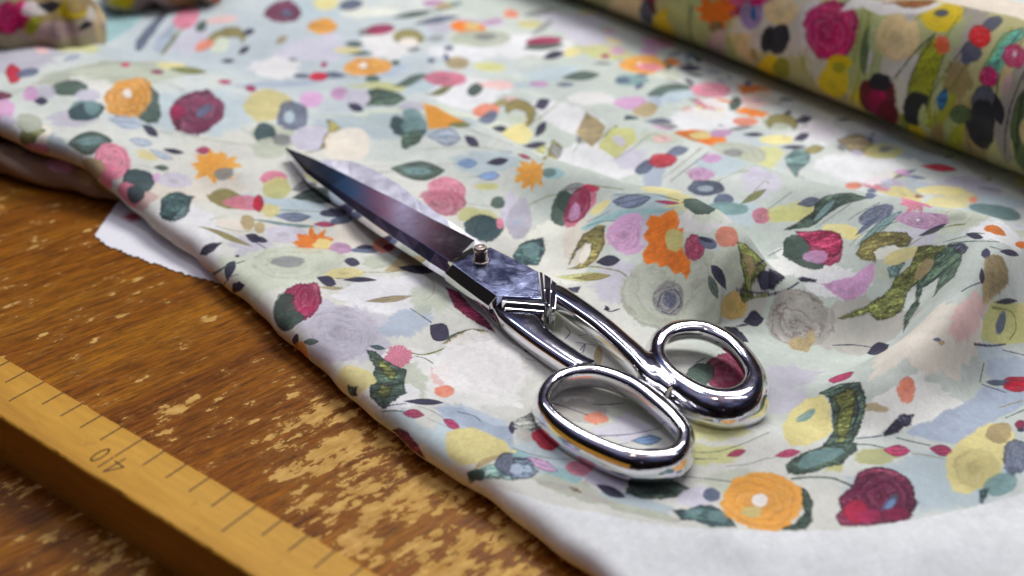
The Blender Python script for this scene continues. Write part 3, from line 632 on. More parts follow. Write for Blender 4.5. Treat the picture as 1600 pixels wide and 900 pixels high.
ROLL[(1200,0)] = """
w B_white 60 160 200 160 0;w B_sage 380 220 130 260 0;w B_white 480 250 60 130 0;w B_white 560 300 110 150 20;w B_grey 900 180 110 190 30;w B_kh 920 640 90 190 0;w B_grey 1110 480 50 200 20;w B_sage 760 300 110 280 20;w B_kh 880 380 80 90 0;w B_sage 640 640 160 60 20;w B_white 640 440 90 130 0;w B_cream 300 460 140 80 30;w B_grey 1100 650 40 160 0;w B_white 250 350 60 150 -20
s 9 B_ol 430 10 470 70 440 200 430 330 390 480;s 6 B_ol 440 60 420 180 400 300;b B_gr 452 230 20 120 8;b B_sage 520 160 50 110 8
r B_cream 60 58 82 66 0;b B_blk 45 192 48 74 10;s 4 B_ol 190 260 210 380 250 440;s 5 B_kh 180 220 155 340
r B_mag 285 150 124 142 10;b B_yel 330 300 60 40 0;r B_yel 302 392 70 80 -10;b B_ol 330 320 30 26 0;s 4 B_blk 340 30 380 0
r B_cream 605 178 106 112 0;b B_cream 600 70 50 50 0;b B_white 660 60 30 40 0
l B_blk 244 486 26 46 -30;b B_blk 435 556 28 28 0;b B_mar 512 480 84 112 -35;b B_mag 515 500 46 80 -35;b B_mar 560 540 40 60 -30;q B_blk 520 388 46 38 15
s 6 B_blk 560 400 620 330 690 240 780 160;s 5 B_ol 420 0 450 50 480 70
p B_ol 770 180 800 200 840 215 800 330 760 470 770 600 760 690 700 690 740 590 650 470 660 380 700 290 740 210
s 5 B_blk 770 190 700 290 660 380 648 480;b B_yel 700 625 50 30 40;q B_blk 688 520 55 76 8
r B_yel 812 68 102 70 -14;b B_slate 808 62 32 17 0;s 6 B_ol 690 90 780 15;s 7 B_ol 940 28 870 110 830 180;d B_coral 812 213 40 46 0
b B_slate 1045 112 54 30 -35;b B_slate 950 240 48 48 -20;b B_slate 925 280 26 24 0;r B_red 990 170 54 54 0;s 5 B_blk 935 195 850 310 745 465;s 4 B_blk 920 310 850 420;l B_blue 813 468 27 52 12
p B_teal 1100 160 1190 130 1200 170 1100 250 1060 330 1000 330 1040 260;s 8 B_ol 1140 130 1050 250 1000 340 960 460;s 5 B_blk 1175 155 1110 240 1055 310;s 4 B_blk 1190 190 1130 280 1075 380 1070 440
b B_cream 1110 350 26 60 20;b B_mauve 1115 400 22 50 20;r B_pk 1150 262 54 56 0;b B_white 1152 255 10 16 0;r B_mag 1030 358 44 46 0
b B_slate 1010 480 60 74 0;b B_sage 860 640 40 110 0;s 5 B_ol 840 500 860 620 880 740;s 4 B_ol 870 560 900 700 930 800;s 4 B_blk 960 450 925 560 940 680 1000 810;b B_blk 990 600 62 120 -8;l B_blk 1075 520 72 27 80
s 5 B_blk 1195 340 1140 480 1110 620 1110 720;b B_gr 1165 560 30 140 8;s 4 B_blk 1195 420 1170 560 1165 720;b B_cream 1195 620 20 60 0;b B_yel 960 740 30 60 -20;b B_gr 900 540 50 44 20;b B_slate 1060 770 50 50 0;b B_gr 1150 830 70 60 0;b B_ol 880 700 26 80 -14;b B_gr 1110 800 30 60 0
b B_kh 790 640 30 60 0;b B_sage 720 560 20 60 0
"""
FIELDS[(1200,0)] = """
w white 450 800 200 84 0;w pbl 640 700 200 60 10;w bgrey 660 880 120 40 0;w white 250 620 120 60 0;w lilac 900 880 200 60 0
b sage 40 575 66 34 0;a olive 60 580 74 46 0;b yellow 40 655 80 22 0;l navy 165 560 42 18 -12;l navy 155 643 40 18 -20;l navy 118 689 60 9 0;s 4 og 60 650 200 620
l khaki 412 672 90 44 10;l grey 345 690 26 18 0;b yg 540 710 92 36 0;b grey 545 700 26 14 0;s 4 og 450 700 500 660
p teal 80 740 120 700 200 700 190 760 140 800 130 830 90 780;l olive 215 700 50 20 -10;s 4 og 100 790 170 838
l slate 640 812 60 9 -20;l red 800 786 88 17 6;b coral 400 870 42 17 0;b yellow 810 890 120 22 0;b slate 485 895 22 12 0
"""
FIELDS[(0,300)] = """
w sage 1180 380 110 120 0;w cream 900 200 160 160 0;w lilac 1180 260 100 50 0;w ppink 660 40 70 60 0
q pink 600 10 60 46 40;b dkt 630 10 40 40 0;r dkt 818 62 72 64 -20;b teal 826 66 40 40 0;p dkt 755 30 800 5 915 20 890 60 850 75 800 140 755 120
b olive 1060 35 90 38 10;b pink 1135 50 96 36 6;s 4 og 1000 20 990 40 1040 50
p navy 935 300 945 260 985 238 1040 238 1000 280 965 302;l navy 1072 362 54 22 -72;p navy 1095 470 1092 440 1120 426 1145 436 1125 460
s 5 dk 1000 388 1060 350 1140 324;s 4 grey 1050 435 1075 400 1112 388
l olive 1055 205 134 13 22;s 7 olive 985 130 1080 105 1160 110;b cream 1090 150 76 24 10;b khaki 1160 140 34 36 30;s 6 olive 1010 160 1120 185 1200 180;l navy 1185 215 40 20 20;l navy 1110 300 12 6 0
s 3 og 900 290 1000 400
"""
FIELDS[(400,300)] = """
w sage 60 360 260 100 0;w pbl 150 80 260 60 8;w white 640 470 230 100 0;w cream 480 190 130 90 0;w sage 600 330 90 36 0;w lilac 480 660 200 140 0;w bgrey 700 620 140 70 -10;w sage 820 500 120 90 20;w cream 960 880 300 140 0;w lilac 260 560 100 90 0;w sage 700 880 120 100 0;w yg 1040 120 120 50 20;w cream 700 760 110 40 0
s 5 dk 90 84 300 92 420 100;b red 10 56 26 40 0;b yellow 70 84 44 32 0;b khaki 14 165 24 28 0;l navy 18 222 38 14 14;s 4 navy 0 238 44 264;l dk 290 18 120 40 0;b navy 360 95 60 20 0;q pbl 200 60 140 22 6;l slate 170 118 88 22 3;l pm 318 151 52 13 2;b slate 400 130 50 18 -10;l teal 120 150 160 8 8
r lilac 135 198 100 40 4;d orange 262 246 104 58 -4;b yellow 312 245 46 24 0;b mauve 392 267 54 26 0;b slate 510 272 66 14 0;b navy 510 258 40 10 0;b coral 600 248 56 36 0;b pm 620 260 24 16 0
l navy 446 326 42 20 12;b sage 580 330 80 26 -8;r sage 190 330 210 78 -3;b grey 145 325 78 27 0;r yellow 415 380 90 26 -3
p khaki 600 370 650 330 690 270 740 300 790 350 760 370 680 370;s 6 og 500 376 620 376 700 364 780 384;l navy 750 362 90 20 6
l navy 330 416 48 23 20;l navy 480 410 80 12 0;s 3 navy 372 405 420 404;l khaki 350 450 58 8 3
b grey 132 545 58 92 14;b pm 210 510 92 86 -50;b dk 130 548 50 88 14;r pm 235 500 62 86 20;b dk 160 600 60 40 -30
l khaki 620 503 108 15 -6;s 5 khaki 790 380 832 430 826 480 780 512;r lilac 400 655 160 124 0;s 3 grey 430 648 470 652
l navy 855 656 54 44 35;s 4 navy 722 546 770 578 820 612
s 5 sage 830 495 960 580 1090 660;p pm 890 450 950 470 1010 540 1100 620 1120 660 1030 620 930 540
l dk 985 668 112 22 -8;l olive 990 680 120 34 -12;l dk 1040 690 70 14 -4;s 10 og 900 716 860 742 780 762 720 752;s 6 dk 740 768 790 780 835 808
d pink 664 772 72 50 0;p dk 515 740 560 745 600 790 640 812 700 835 690 900 540 905 545 850 560 820 530 780;l dkt 566 728 38 11 10
p og 560 780 600 800 660 850 640 880 590 850
b yellow 462 878 90 62 0;r white 1050 800 210 150 0;w ppink 870 850 60 60 0
l navy 183 702 15 34 0;l dk 252 703 36 15 -4;b amber 215 750 20 52 -32;b yellow 250 800 20 40 -35
b lilac 1185 95 42 82 0;b dkt 1065 165 92 56 0;b dkt 1080 180 60 60 0;b dk 1132 50 32 28 0;b pink 1142 148 18 26 0;r pink 880 45 104 62 10;s 3 grey 968 52 1100 68
"""
FIELDS[(800,300)] = """
w cream 200 260 160 160 0;w pbl 560 80 160 70 0;w lilac 480 440 140 90 0;w white 900 130 120 60 0;w sage 1000 330 100 100 0;w yellow 780 40 100 50 0;w sage 900 70 100 60 0;w pbl 1020 100 160 60 0;w cream 340 240 90 120 0;w gl 1100 500 90 80 0
b lilac 30 130 60 92 0;b bgrey 22 140 20 16 0;s 4 og 80 60 170 20 250 5;b dk 232 92 50 84 8;b dk 260 50 50 50 0;p pink 300 0 400 0 390 50 340 110 290 160 250 170 240 130 255 80;r pm 300 80 50 90 30;b mauve 290 100 24 44 20
b yellow 410 75 60 20 -35;q pbl 600 40 130 28 0;p teal2 320 170 400 120 500 85 620 80 780 70 720 100 560 105 430 140 340 180;s 4 dk 350 140 450 95;l slate 552 44 92 32 -8;l pm 722 50 62 9 5;s 4 dk 470 14 640 10 780 40
s 5 dk 350 160 420 138 490 136;b lilac 900 250 60 30 0
r mauve 540 200 96 92 0;b lilac 600 200 40 60 0;r mauve 530 200 74 76 10
p dkt 5 300 40 240 80 225 145 210 150 270 120 340 60 345 20 335;b teal 90 270 40 34 -20
p olive 400 156 435 158 432 240 390 320 330 356 255 362 320 340 360 300 372 240 340 240 300 280 262 345 290 270 330 200;b cream 340 290 20 50 25;s 8 olive 262 360 370 350 450 362;s 8 og 440 358 500 372 535 396
l navy 448 322 58 25 -6;l yg 330 400 130 20 -2;l olive 370 400 90 16 -4;p navy 255 450 320 440 305 472 280 468
r sage 738 485 240 200 20;r grey 728 505 76 82 10;s 5 navy 680 540 700 480 760 460 790 520 740 570 700 560;r slate 738 505 34 40 0
p orange 648 112 690 118 720 98 750 85 765 95 780 150 770 180 800 170 795 260 832 325 838 370 812 410 790 380 760 388 720 350 690 362 680 330 625 340 605 290 640 240 612 200 640 170 625 150
b yg 760 226 42 58 0;r pm 853 262 46 58 0;b slate 915 240 44 26 20;b navy 905 225 34 10 20;b coral 1005 210 54 52 20
b sage 1000 340 80 100 0;l dk 940 440 60 20 70;l navy 965 385 66 25 58
r mustard 1035 540 62 82 0;l navy 1130 600 50 32 -12;p navy 990 630 1040 630 1080 660 1110 705 1060 700 1020 670;s 6 navy 1050 628 1100 620
p og 1060 240 1100 250 1190 340 1160 400 1120 440 1130 490 1090 505 1070 480 1090 420 1070 340;p khaki 1080 280 1120 310 1140 350 1110 400;b navy 1186 412 42 44 0;s 5 navy 1050 455 1200 468;s 5 navy 1140 345 1200 305;s 10 og 1090 500 1200 480
r pm 1000 835 100 84 0;b dk 880 850 64 52 -20;s 4 navy 860 800 900 780
w sage 190 620 60 80 0;s 5 navy 250 630 270 660 245 690;s 4 navy 310 674 440 652;s 4 navy 295 704 460 730;b navy 470 712 36 11 10;s 5 navy 318 740 340 712 330 752;b khaki 400 780 20 60 10;b khaki 250 780 70 60 0;s 5 navy 430 550 460 560 500 548;p navy 436 530 456 545 452 560 430 550
s 4 grey 20 560 60 600 140 640;p navy 20 690 60 700 110 750 60 750;s 4 navy 60 780 180 812
b slate 990 34 46 26 0;b dk 880 60 80 34 10;b teal 1000 80 100 30 0;r pink 1165 112 44 38 0;l og 1130 22 70 16 -30
"""
FIELDS[(1200,300)] = """
w cream 150 330 180 90 0;w white 300 420 160 60 0;w yg 110 100 130 40 -8;w lilac 700 200 120 50 0;w white 1080 180 140 50 10;w cream 760 680 260 200 -30;w gl 400 640 220 120 0;w lilac 100 860 130 70 0;w pbl 1060 60 160 50 0;w yellow 850 36 110 44 0;w ppink 950 560 70 120 30;w pbl 1100 800 120 70 0;w cream 560 280 60 30 0;w sage 560 380 90 50 0
q yg 110 106 106 30 -6;l slate 190 48 58 22 -10;p dk 66 180 150 130 210 90 215 60 260 22 340 5 400 6 470 30 390 50 330 70 270 110 220 150 182 168 110 176;l teal 260 90 80 16 -45;s 4 dk 0 80 110 0
b yellow 340 180 90 34 10;b yellow 390 195 24 34 30;s 5 dk 372 135 430 95 520 52;s 4 dk 220 168 330 95 390 50;r slate 505 102 86 38 -24;l teal 520 165 138 20 -38;l slate 460 160 70 12 -40;s 4 dk 380 255 450 190 600 140
r mauve 722 134 118 40 4;b white 700 132 10 6 0
p olive 412 290 440 230 500 190 570 184 650 190 678 220 655 258 600 262 590 250 520 258 490 280 500 320 440 315
l navy 768 182 72 12 -24;s 5 og 660 250 760 190 850 160 920 152;s 4 dk 820 236 880 220 940 205;l navy 966 206 42 14 12;s 4 dk 860 240 960 232 1080 234;s 4 dk 960 192 1010 195;l navy 1130 282 46 14 12;s 4 navy 1040 256 1100 272;p navy 840 250 905 245 935 268 920 292 860 296;b navy 1018 288 20 24 0
b dk 165 285 106 66 15;r pm 258 250 96 74 10;b dk 130 260 62 60 30;p pm 125 185 240 178 330 195 352 235 330 290 280 330 200 300 260 270 200 250;b mauve 220 300 60 30 0;s 6 navy 0 300 60 268
p khaki 1010 310 1050 285 1100 300 1128 370 1130 440 1080 480 1005 520 1000 420;s 3 olive 1080 330 1085 470;l navy 1000 392 38 12 88;s 5 navy 905 466 950 440 1000 422
b yellow 620 300 90 34 -20;p mauve 245 432 320 415 400 400 450 360 492 332 492 400 450 470 400 505 360 512 310 480
p og 700 255 760 245 830 250 840 290 820 340 700 420 650 470 620 560 560 590 500 590 470 560 340 600 320 590 450 545 560 470 600 400 660 350;p dk 780 300 850 250 910 290 900 340 870 400 800 460 775 490 800 400 720 450 700 540 660 600 630 665 640 580 690 500 700 420
p teal 560 360 640 330 600 400 570 400;b khaki 730 360 26 60 40
p navy 0 368 40 372 78 402 30 452 0 458;s 6 navy 0 482 90 456 140 425;p navy 130 405 165 400 225 412 225 428 150 420;s 10 og 90 465 150 480 220 505 270 560 290 605 305 650
r gl 145 620 165 140 0;p khaki 95 710 120 680 170 685 210 640 215 700 180 750 110 735
l navy 512 745 52 32 -18;s 5 navy 300 718 400 716 480 728
p yg 1000 690 1010 600 1040 520 1080 500 1160 520 1200 600 1200 700 1060 712;s 4 og 1050 540 1140 560 1160 640 1130 690;b slate 1088 615 22 56 12;l navy 1115 510 54 13 -4;s 5 navy 965 712 1040 720 1110 712;s 5 navy 1100 740 1200 765
b coral 650 895 34 34 0;w bgrey 1110 830 100 80 0;s 4 navy 990 890 1010 800;b red 1175 890 70 24 0;b slate 1080 895 60 14 0;b pm 340 870 60 16 -20
b orange 1062 176 52 18 16;b orange 1195 246 40 16 10;b coral 960 36 20 16 0;l pm 678 20 52 8 2;b slate 485 10 28 14 0;b teal 1060 90 130 30 10;b sage 1180 200 60 20 0
l slate 790 690 20 8 0;l khaki 810 705 16 10 0
"""
FIELDS[(400,600)] = """
w pbl 700 200 160 80 30;w bgrey 980 160 150 60 20;w white 640 60 100 70 0;w pbl 860 260 60 100 0;w cream 480 10 60 60 0
p dk 530 0 690 0 700 40 640 80 600 120 580 190 545 165 510 130 530 60;p og 580 0 650 10 610 70 560 60
p dkt 430 10 455 20 478 8 470 35 480 60 450 62 425 60 428 36
l navy 785 83 94 14 2;s 4 navy 590 112 640 98 700 92;l pm 735 138 52 21 5;s 4 dk 590 130 640 126 690 130;l pm 912 187 46 20 30;s 3 dk 760 105 820 125 870 155;s 3 grey 800 160 880 195 910 210
p bgrey 830 110 900 108 960 112 1060 170 1110 195 1200 195 1200 300 1100 260 1040 235 960 190 900 150;s 4 navy 940 130 1020 150 1050 175
p maroon 635 215 670 210 710 235 745 275 760 300 788 345 740 335 700 300 660 270;b coral 880 33 48 26 0
p yellow 885 230 940 210 1020 205 1100 240 1160 270 1200 330 1120 350 1060 375 960 388 905 350 885 300;l navy 1196 205 16 28 0
p teal 990 410 1050 395 1130 370 1160 400 1200 420 1200 445 1110 445 1000 470;b dk 1030 430 40 28 -10;r slate 1180 375 62 56 0;b khaki 1080 360 60 14 -24
"""
FIELDS[(800,600)] = """
w sage 600 150 280 110 0;w yg 960 210 160 60 0;w yg 900 330 180 60 0;w pbl 120 330 160 80 20;w sage 300 500 200 50 18;w pbl 560 560 200 40 12;w sage 1050 460 160 60 0;w bgrey 30 330 80 30 20;w lilac 540 210 130 60 0;w gl 300 130 110 50 0
p grey 0 200 30 170 90 130 130 200 90 220 20 210;s 4 navy 0 190 60 205 120 215;b gl 60 240 50 30 20
p teal2 0 300 100 350 250 400 330 440 300 470 160 420 0 340;s 5 dk 0 300 90 330 190 350 290 352;l yellow 6 315 14 9 0
b red 152 254 64 46 32;l mauve 135 376 84 24 24;b pink 315 396 64 36 8;p slate 0 340 70 350 122 410 90 440 0 444;s 5 navy 10 350 70 370 100 410;b bgrey 20 400 30 26 0
p gl 100 440 300 480 460 540 600 590 800 640 760 650 560 600 350 530 120 470;q sage 600 600 150 18 12;s 4 sage 340 492 520 568 760 630
b lilac 440 450 100 44 12;l navy 456 502 76 22 24;p dk 545 450 640 440 740 445 830 490 780 530 700 540 600 535 530 510
b lilac 862 530 92 44 -6;b slate 930 520 40 30 0;p dkt 750 590 830 590 880 570 930 570 980 595 1010 620 1048 668 930 668 850 640 790 640;b teal 960 620 50 28 10;b teal 850 600 40 16 0
s 6 navy 760 432 880 440 1035 460;s 4 dk 850 322 960 316 1080 280 1200 228;s 4 grey 840 352 960 350;l pm 1048 325 48 16 -16;s 4 grey 1000 385 1100 376 1200 345;s 5 dk 850 350 900 352
b yg 940 208 96 26 0;b yellow 900 205 56 16 0;d coral 395 160 58 33 0;s 4 navy 190 90 260 112 350 145;s 4 navy 380 96 450 96 520 90;s 4 navy 385 243 540 236 700 205;l teal 628 263 74 24 -3;l blue 630 263 66 18 -3;s 3 grey 480 286 560 272;s 3 khaki 200 92 340 110;b navy 660 308 50 6 0
p olive 262 484 300 486 320 508 280 500;r amber 1170 552 194 134 0;b white 1158 545 36 32 0;b yellow 1120 600 50 26 0
"""
FIELDS[(1200,600)] = """
w lilac 80 60 120 90 0;w pbl 780 460 420 150 -8;w yg 500 340 100 40 0;w cream 640 80 240 100 -20;w yg 300 380 60 40 0;w khaki 500 110 60 30 0
p dk 235 45 330 5 430 -10 455 100 430 200 400 262 330 300 270 330 255 300 290 250 305 220 300 130 282 70;p og 300 60 380 20 420 40 400 130 380 220 340 280 310 200 330 120;s 8 navy 400 40 420 120 390 220
p yellow 60 200 100 130 180 70 250 50 290 110 300 220 260 250 180 285 100 290 70 250;b teal 170 156 50 18 -28;s 4 yg 100 200 200 120
p dk 80 380 160 320 260 290 360 270 415 275 410 310 340 370 220 410 130 430 90 420;b teal 240 340 110 36 -18;l pm 90 325 62 19 -10;s 3 grey 0 350 40 340
p dk 150 480 185 500 210 560 205 640 170 680 60 682 130 650 160 600;s 12 dk 110 444 200 436 290 440 340 456 400 482
p maroon 415 430 450 395 530 388 600 405 650 440 680 480 690 530 705 560 690 590 660 630 600 650 470 662 340 664 318 630 345 590 335 540 370 500 400 480;r maroon 530 520 140 110 0;b hot 410 600 60 56 0;b pm 470 620 60 30 0;b slate 570 560 56 24 -50;b blue 572 562 32 14 -50;b pm 590 610 70 26 0
p navy 525 245 560 210 620 145 680 142 660 190 610 225 560 248;s 5 navy 410 256 470 250 530 242;l pm 600 313 64 27 3;l pm 810 310 58 26 10;s 6 dk 400 284 470 284 545 300;s 5 dk 600 252 680 272 755 288;s 4 olive 670 325 740 335 830 352
d coral 642 36 42 56 0
p bgrey 640 225 700 190 760 178 820 120 870 112 960 60 1010 5 1200 20 1200 100 1080 160 1000 215 900 290 780 265 700 245
p yellow 830 350 880 280 960 230 1040 180 1120 190 1145 240 1120 330 1090 400 1050 460 930 515 870 500 835 420;b khaki 1080 230 60 50 0;r yellow 970 390 110 96 0
b teal 1090 470 90 50 -20;p dkt 990 500 1040 480 1000 555;r slate 1165 330 66 76 0;s 5 olive 1080 112 1130 95 1190 78;s 5 dk 1112 158 1200 120;b red 1165 12 62 26 0;s 4 navy 1000 0 1110 40;b pm 1180 190 26 20 0;b navy 1185 215 20 10 0
"""
BUNDLE = {(0,0): """
w B_kh 200 60 200 100 0;w B_mauve 250 150 170 60 0
b B_mag 100 70 40 70 0;r B_mag 25 90 72 78 0;b B_white 150 40 60 36 0;b B_yel 330 40 80 50 0;l B_blk 235 38 62 26 14;s 4 B_blk 90 52 180 78 300 95 380 90;b B_cream 560 10 60 40 0;b B_kh 250 90 60 20 0
b B_mauve 260 140 110 44 0;b B_ol 150 120 30 50 30;l B_blk 400 120 44 15 -28;b B_mauve 450 100 30 66 0;b B_slate 520 95 30 46 0;b B_cream 500 160 60 40 0;b B_white 480 30 40 30 0;b B_yel 580 20 60 30 0;b B_kh 380 20 70 40 0;b B_white 420 60 20 40 0
b B_mauve 760 20 120 24 0;b B_kh 860 18 80 20 0;b B_coral 1020 10 30 14 0;l B_blk 1080 8 40 12 0
"""}
BORDER = [(690,755),(742,750),(800,768),(870,790),(940,802),(1000,815),(1100,826),(1180,829),(1250,830),(1330,826),(1400,816),(1500,797),(1560,782),(1640,758),(1760,700),(1760,1100),(700,1100),(600,860)]
def apply(cloth, fields, others=()):
    jobs = []
    for (ox, oy), txt in fields.items():
        for line in txt.strip().split('\n'):
            for item in line.split(';'):
                tk = item.split()
                if tk: jobs.append((ox, oy, tk))
    jobs.sort(key=lambda j: 0 if j[2][0] == 'w' else 1)
    for ox, oy, tk in jobs:
        kd = tk[0]
        if kd in 'sp':
            if kd == 's': w, col, nums = float(tk[1]), tk[2], [float(v) for v in tk[3:]]
            else: col, nums = tk[1], [float(v) for v in tk[2:]]
            pts = [(ox+nums[i]/3, oy+nums[i+1]/3) for i in range(0, len(nums), 2)]
            q = catmull(pts, 3) if kd == 's' else np.array(pts)
            U = [cloth.uv(*p) for p in q]; U = [u for u in U if u is not None]
            if len(U) < 2: continue
            if kd == 's':
                m = len(U)//2; a = cloth.uv(*q[0]); e = cloth.uv(q[0][0]+3, q[0][1])
                if a is None or e is None: continue
                sc = min(np.linalg.norm(e-a)/3, .05); cloth.pr.stem(U, w/3*sc*.5, col)
            else:
                if len(U) > 2: cloth.pr.poly(U, col, {})
            continue
        col = tk[1]; x, y, rx, ry, an = [float(v) for v in tk[2:]]
        x, y, rx, ry, an = ox+x/3, oy+y/3, rx/3, ry/3, R(an)
        c = cloth.uv(x, y)
        if c is None: continue
        ax = []
        for (ux, uy), rr in (((math.cos(an), math.sin(an)), rx), ((-math.sin(an), math.cos(an)), ry)):
            cand = []
            for f in (.9, .6, .35):
                a, b = cloth.uv(x+ux*rr*f, y+uy*rr*f), cloth.uv(x-ux*rr*f, y-uy*rr*f)
                if a is not None: cand.append((a-c)/f)
                if b is not None: cand.append((c-b)/f)
            best = None
            if cand:
                ns = [np.linalg.norm(v) for v in cand]; m0 = sorted(ns)[len(ns)//3]
                ok = [v for v, n_ in zip(cand, ns) if n_ < 1.35*m0+1e-6]; best = sum(ok)/len(ok)
            ax.append(best)
        if ax[0] is None or ax[1] is None: continue
        M = np.array([[ax[0][0], ax[1][0]], [ax[0][1], ax[1][1]]])
        cloth.pr.motif(kd, col, c, M, {})
V, F, UV = build_sheet()
sheet_print = Print('floral_print', (T0, -4.6), (T1, 66), 34, (224, 230, 222))
sheet = Cloth(V, F, UV, sheet_print)
class Near:
    def __init__(s, cl, f): k = [i for i in range(0, len(cl.V), 3) if f(cl.V[i])]; s.V, s.UV, s.pr = cl.V[k], cl.UV[k], cl.pr
# the repeat goes on past the frame and round the far side of the bolt
def beyond(cl, n, big, cols, hidden=None):
    rr = random.Random(3); k_ = 0; tries = 0
    while k_ < n and tries < n*30:
        tries += 1; i = rr.randrange(len(cl.V)); p = cl.V[i]; dz = p[2]-CAMH
        d = p[1]*math.cos(PITCH)-dz*math.sin(PITCH); u = p[1]*math.sin(PITCH)+dz*math.cos(PITCH)
        px_, py_ = 800+FPX*p[0]/d, 450-FPX*u/d
        if -12 < px_ < 1612 and -12 < py_ < 912 and not (hidden and hidden(p)): continue
        k = rr.choice('rlbblrld'); s_ = rr.uniform(.35, 1.2)*big*(1.3 if k in 'rd' else .75); an = rr.uniform(0, 6.28); asp = rr.uniform(.65, .95) if k != 'l' else rr.uniform(.3, .5)
        cl.pr.motif(k, rr.choice(cols[k]), cl.UV[i], np.array([[math.cos(an)*s_, -math.sin(an)*s_*asp], [math.sin(an)*s_, math.cos(an)*s_*asp]]), {}); k_ += 1
beyond(sheet, 420, 1.0, {'r': ['pink', 'maroon', 'amber', 'yellow', 'sage', 'mauve', 'white'], 'l': ['dk', 'navy', 'olive', 'blue', 'slate'], 'b': ['mauve', 'coral', 'yellow', 'dkt', 'lilac', 'cream'], 'd': ['orange', 'amber']})
def by_bolt(p):
    dz = p[2]-CAMH; d = p[1]*math.cos(PITCH)-dz*math.sin(PITCH); u = p[1]*math.sin(PITCH)+dz*math.cos(PITCH)
    px_, py_ = 800+FPX*p[0]/d, 450-FPX*u/d
    return 900 < px_ < 1600 and 0 < py_-(px_-870)*.397 < 95
PAL = {'r': ['pink', 'mauve', 'yellow', 'sage'], 'l': ['dk', 'navy', 'grey', 'blue', 'slate', 'olive'], 'b': ['mauve', 'coral', 'yellow', 'teal', 'lilac', 'cream', 'pbl'], 'd': ['orange', 'pink']}
beyond(Near(sheet, by_bolt), 70, .8, PAL, lambda p: True)
apply(sheet, FIELDS)
beyond(Near(sheet, by_bolt), 26, .55, PAL, lambda p: True)
bp_ = [sheet.uv(*p) for p in BORDER]
bu = [u for u in bp_ if u is not None]
def in_uv(px, py): return sheet.uv(px, py)
edge_uv = [sheet.uv(*p) for p in catmull(BORDER[1:14], 4)]; edge_uv = [u for u in edge_uv if u is not None]
lastu = edge_uv[-1]; first = edge_uv[0]
poly = [np.array([first[0]-.3, -4.6])]+[first+np.array([-.25, -.5])]+edge_uv+[lastu+np.array([6, 2.5]), np.array([T1+5, lastu[1]+12]), np.array([T1+5, -4.6])]
sheet_print.poly(poly, (240, 243, 242), {'al': 1, 'sharp': 1, 'rag': .3})
sheet_mat = cloth_mat('printed_cotton', sheet_print)
fab = empty('floral_fabric', (0, 40, 0)); tag(fab, 'pale floral printed cloth spread and rumpled over the table with the scissors lying on it', 'fabric')
o = sheet.object('cloth_sheet', sheet_mat, None); o.parent = fab; o.matrix_parent_inverse = fab.matrix_world.inverted(); o.location = -Vector((0, 40*S, 0))
SHEET = o
# under-fold seen at the left below the top layer
P0, P1 = at(-150, 225, .75), at(196, 306, .5)
V, F, UV = lump(P0+np.array([.5, .5, 0]), P1+np.array([.4, .4, 0]), .82, .85, 1.3, .22, 70, 32)
uf_print = Print('under_fold_print', (-1, -1), (18, 7), 18, (164, 140, 120))  # same cloth, ground browned to paint in the shade below the top layer
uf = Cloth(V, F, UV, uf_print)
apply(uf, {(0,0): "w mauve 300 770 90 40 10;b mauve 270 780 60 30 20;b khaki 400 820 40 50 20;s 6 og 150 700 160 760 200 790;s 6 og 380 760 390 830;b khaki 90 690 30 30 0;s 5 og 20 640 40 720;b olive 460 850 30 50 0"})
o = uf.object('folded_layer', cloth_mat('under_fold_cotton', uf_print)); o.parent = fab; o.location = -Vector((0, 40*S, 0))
# white back of the cloth with its pinked edge
cn = [(230,300),(186,309),(172,330),(160,347),(149,364),(154,372),(163,379),(205,396),(250,412),(285,424),(308,431),(330,436),(345,440),(380,440),(330,380),(280,340)]
P = [at(x, y, .12) for x, y in cn]; Q = []
for i, (a, b) in enumerate(zip(P, P[1:]+P[:1])):
    if 4 <= i <= 11:                        # pinked teeth
        n = max(2, int(np.linalg.norm(b-a)/.17)); d = (b-a)/np.linalg.norm(b-a); q = np.array([d[1], -d[0], 0])
        for k in range(n): Q.append(a+(b-a)*k/n+(b-a)/n*RNG.uniform(-.35, .35)+q*((.07 if k % 2 else -.045)*RNG.uniform(.2, 1.3)+.035*math.sin(k*.9+i*2.1))+q*RNG.normal(0, .012))
    else: Q.append(a)
bm = bmesh.new(); c0 = sum(Q)/len(Q)
top = [bm.verts.new(Vector((p[0], p[1], .05))*S) for i, p in enumerate(Q)]
f_ = bm.faces.new(top); f_.normal_update()
if f_.normal.z < 0: f_.normal_flip()
bmesh.ops.triangulate(bm, faces=[f_]); me = bpy.data.meshes.new('pinked_corner'); bm.to_mesh(me); bm.free()
N = Nodes('cloth_reverse'); g = N.add('NewGeometry').outputs['Position']
sp = at(209, 336, .12); vd = N.add('VectorMath', operation='DISTANCE'); vd.inputs[1].default_value = tuple(sp*S); N.l.new(g, vd.inputs[0])
c = N.ramp(N.noise(g, 420, 3, .7), [(.66, (.80, .80, .83)), (.72, (.46, .46, .50))])
dd = N.math('ADD', vd.outputs['Value'], N.math('MULTIPLY', N.noise(g, 200, 3), .003))
c = N.mix(N.ramp(dd, [(.0060, 1.), (.0078, 0.)]), c, (.52, .09, .13))
N.set(Base_Color=c, Roughness=.85); N.bump(N.noise(g, 900, 2), .2, .0002)
o = link('pinked_corner', me, N.m, None); o.parent = fab; o.location = -Vector((0, 40*S, 0)); tag(o, 'white reverse of the cloth with a zigzag cut edge')
m = o.modifiers.new('thickness', 'SOLIDIFY'); m.thickness = .035*S; m.offset = -1
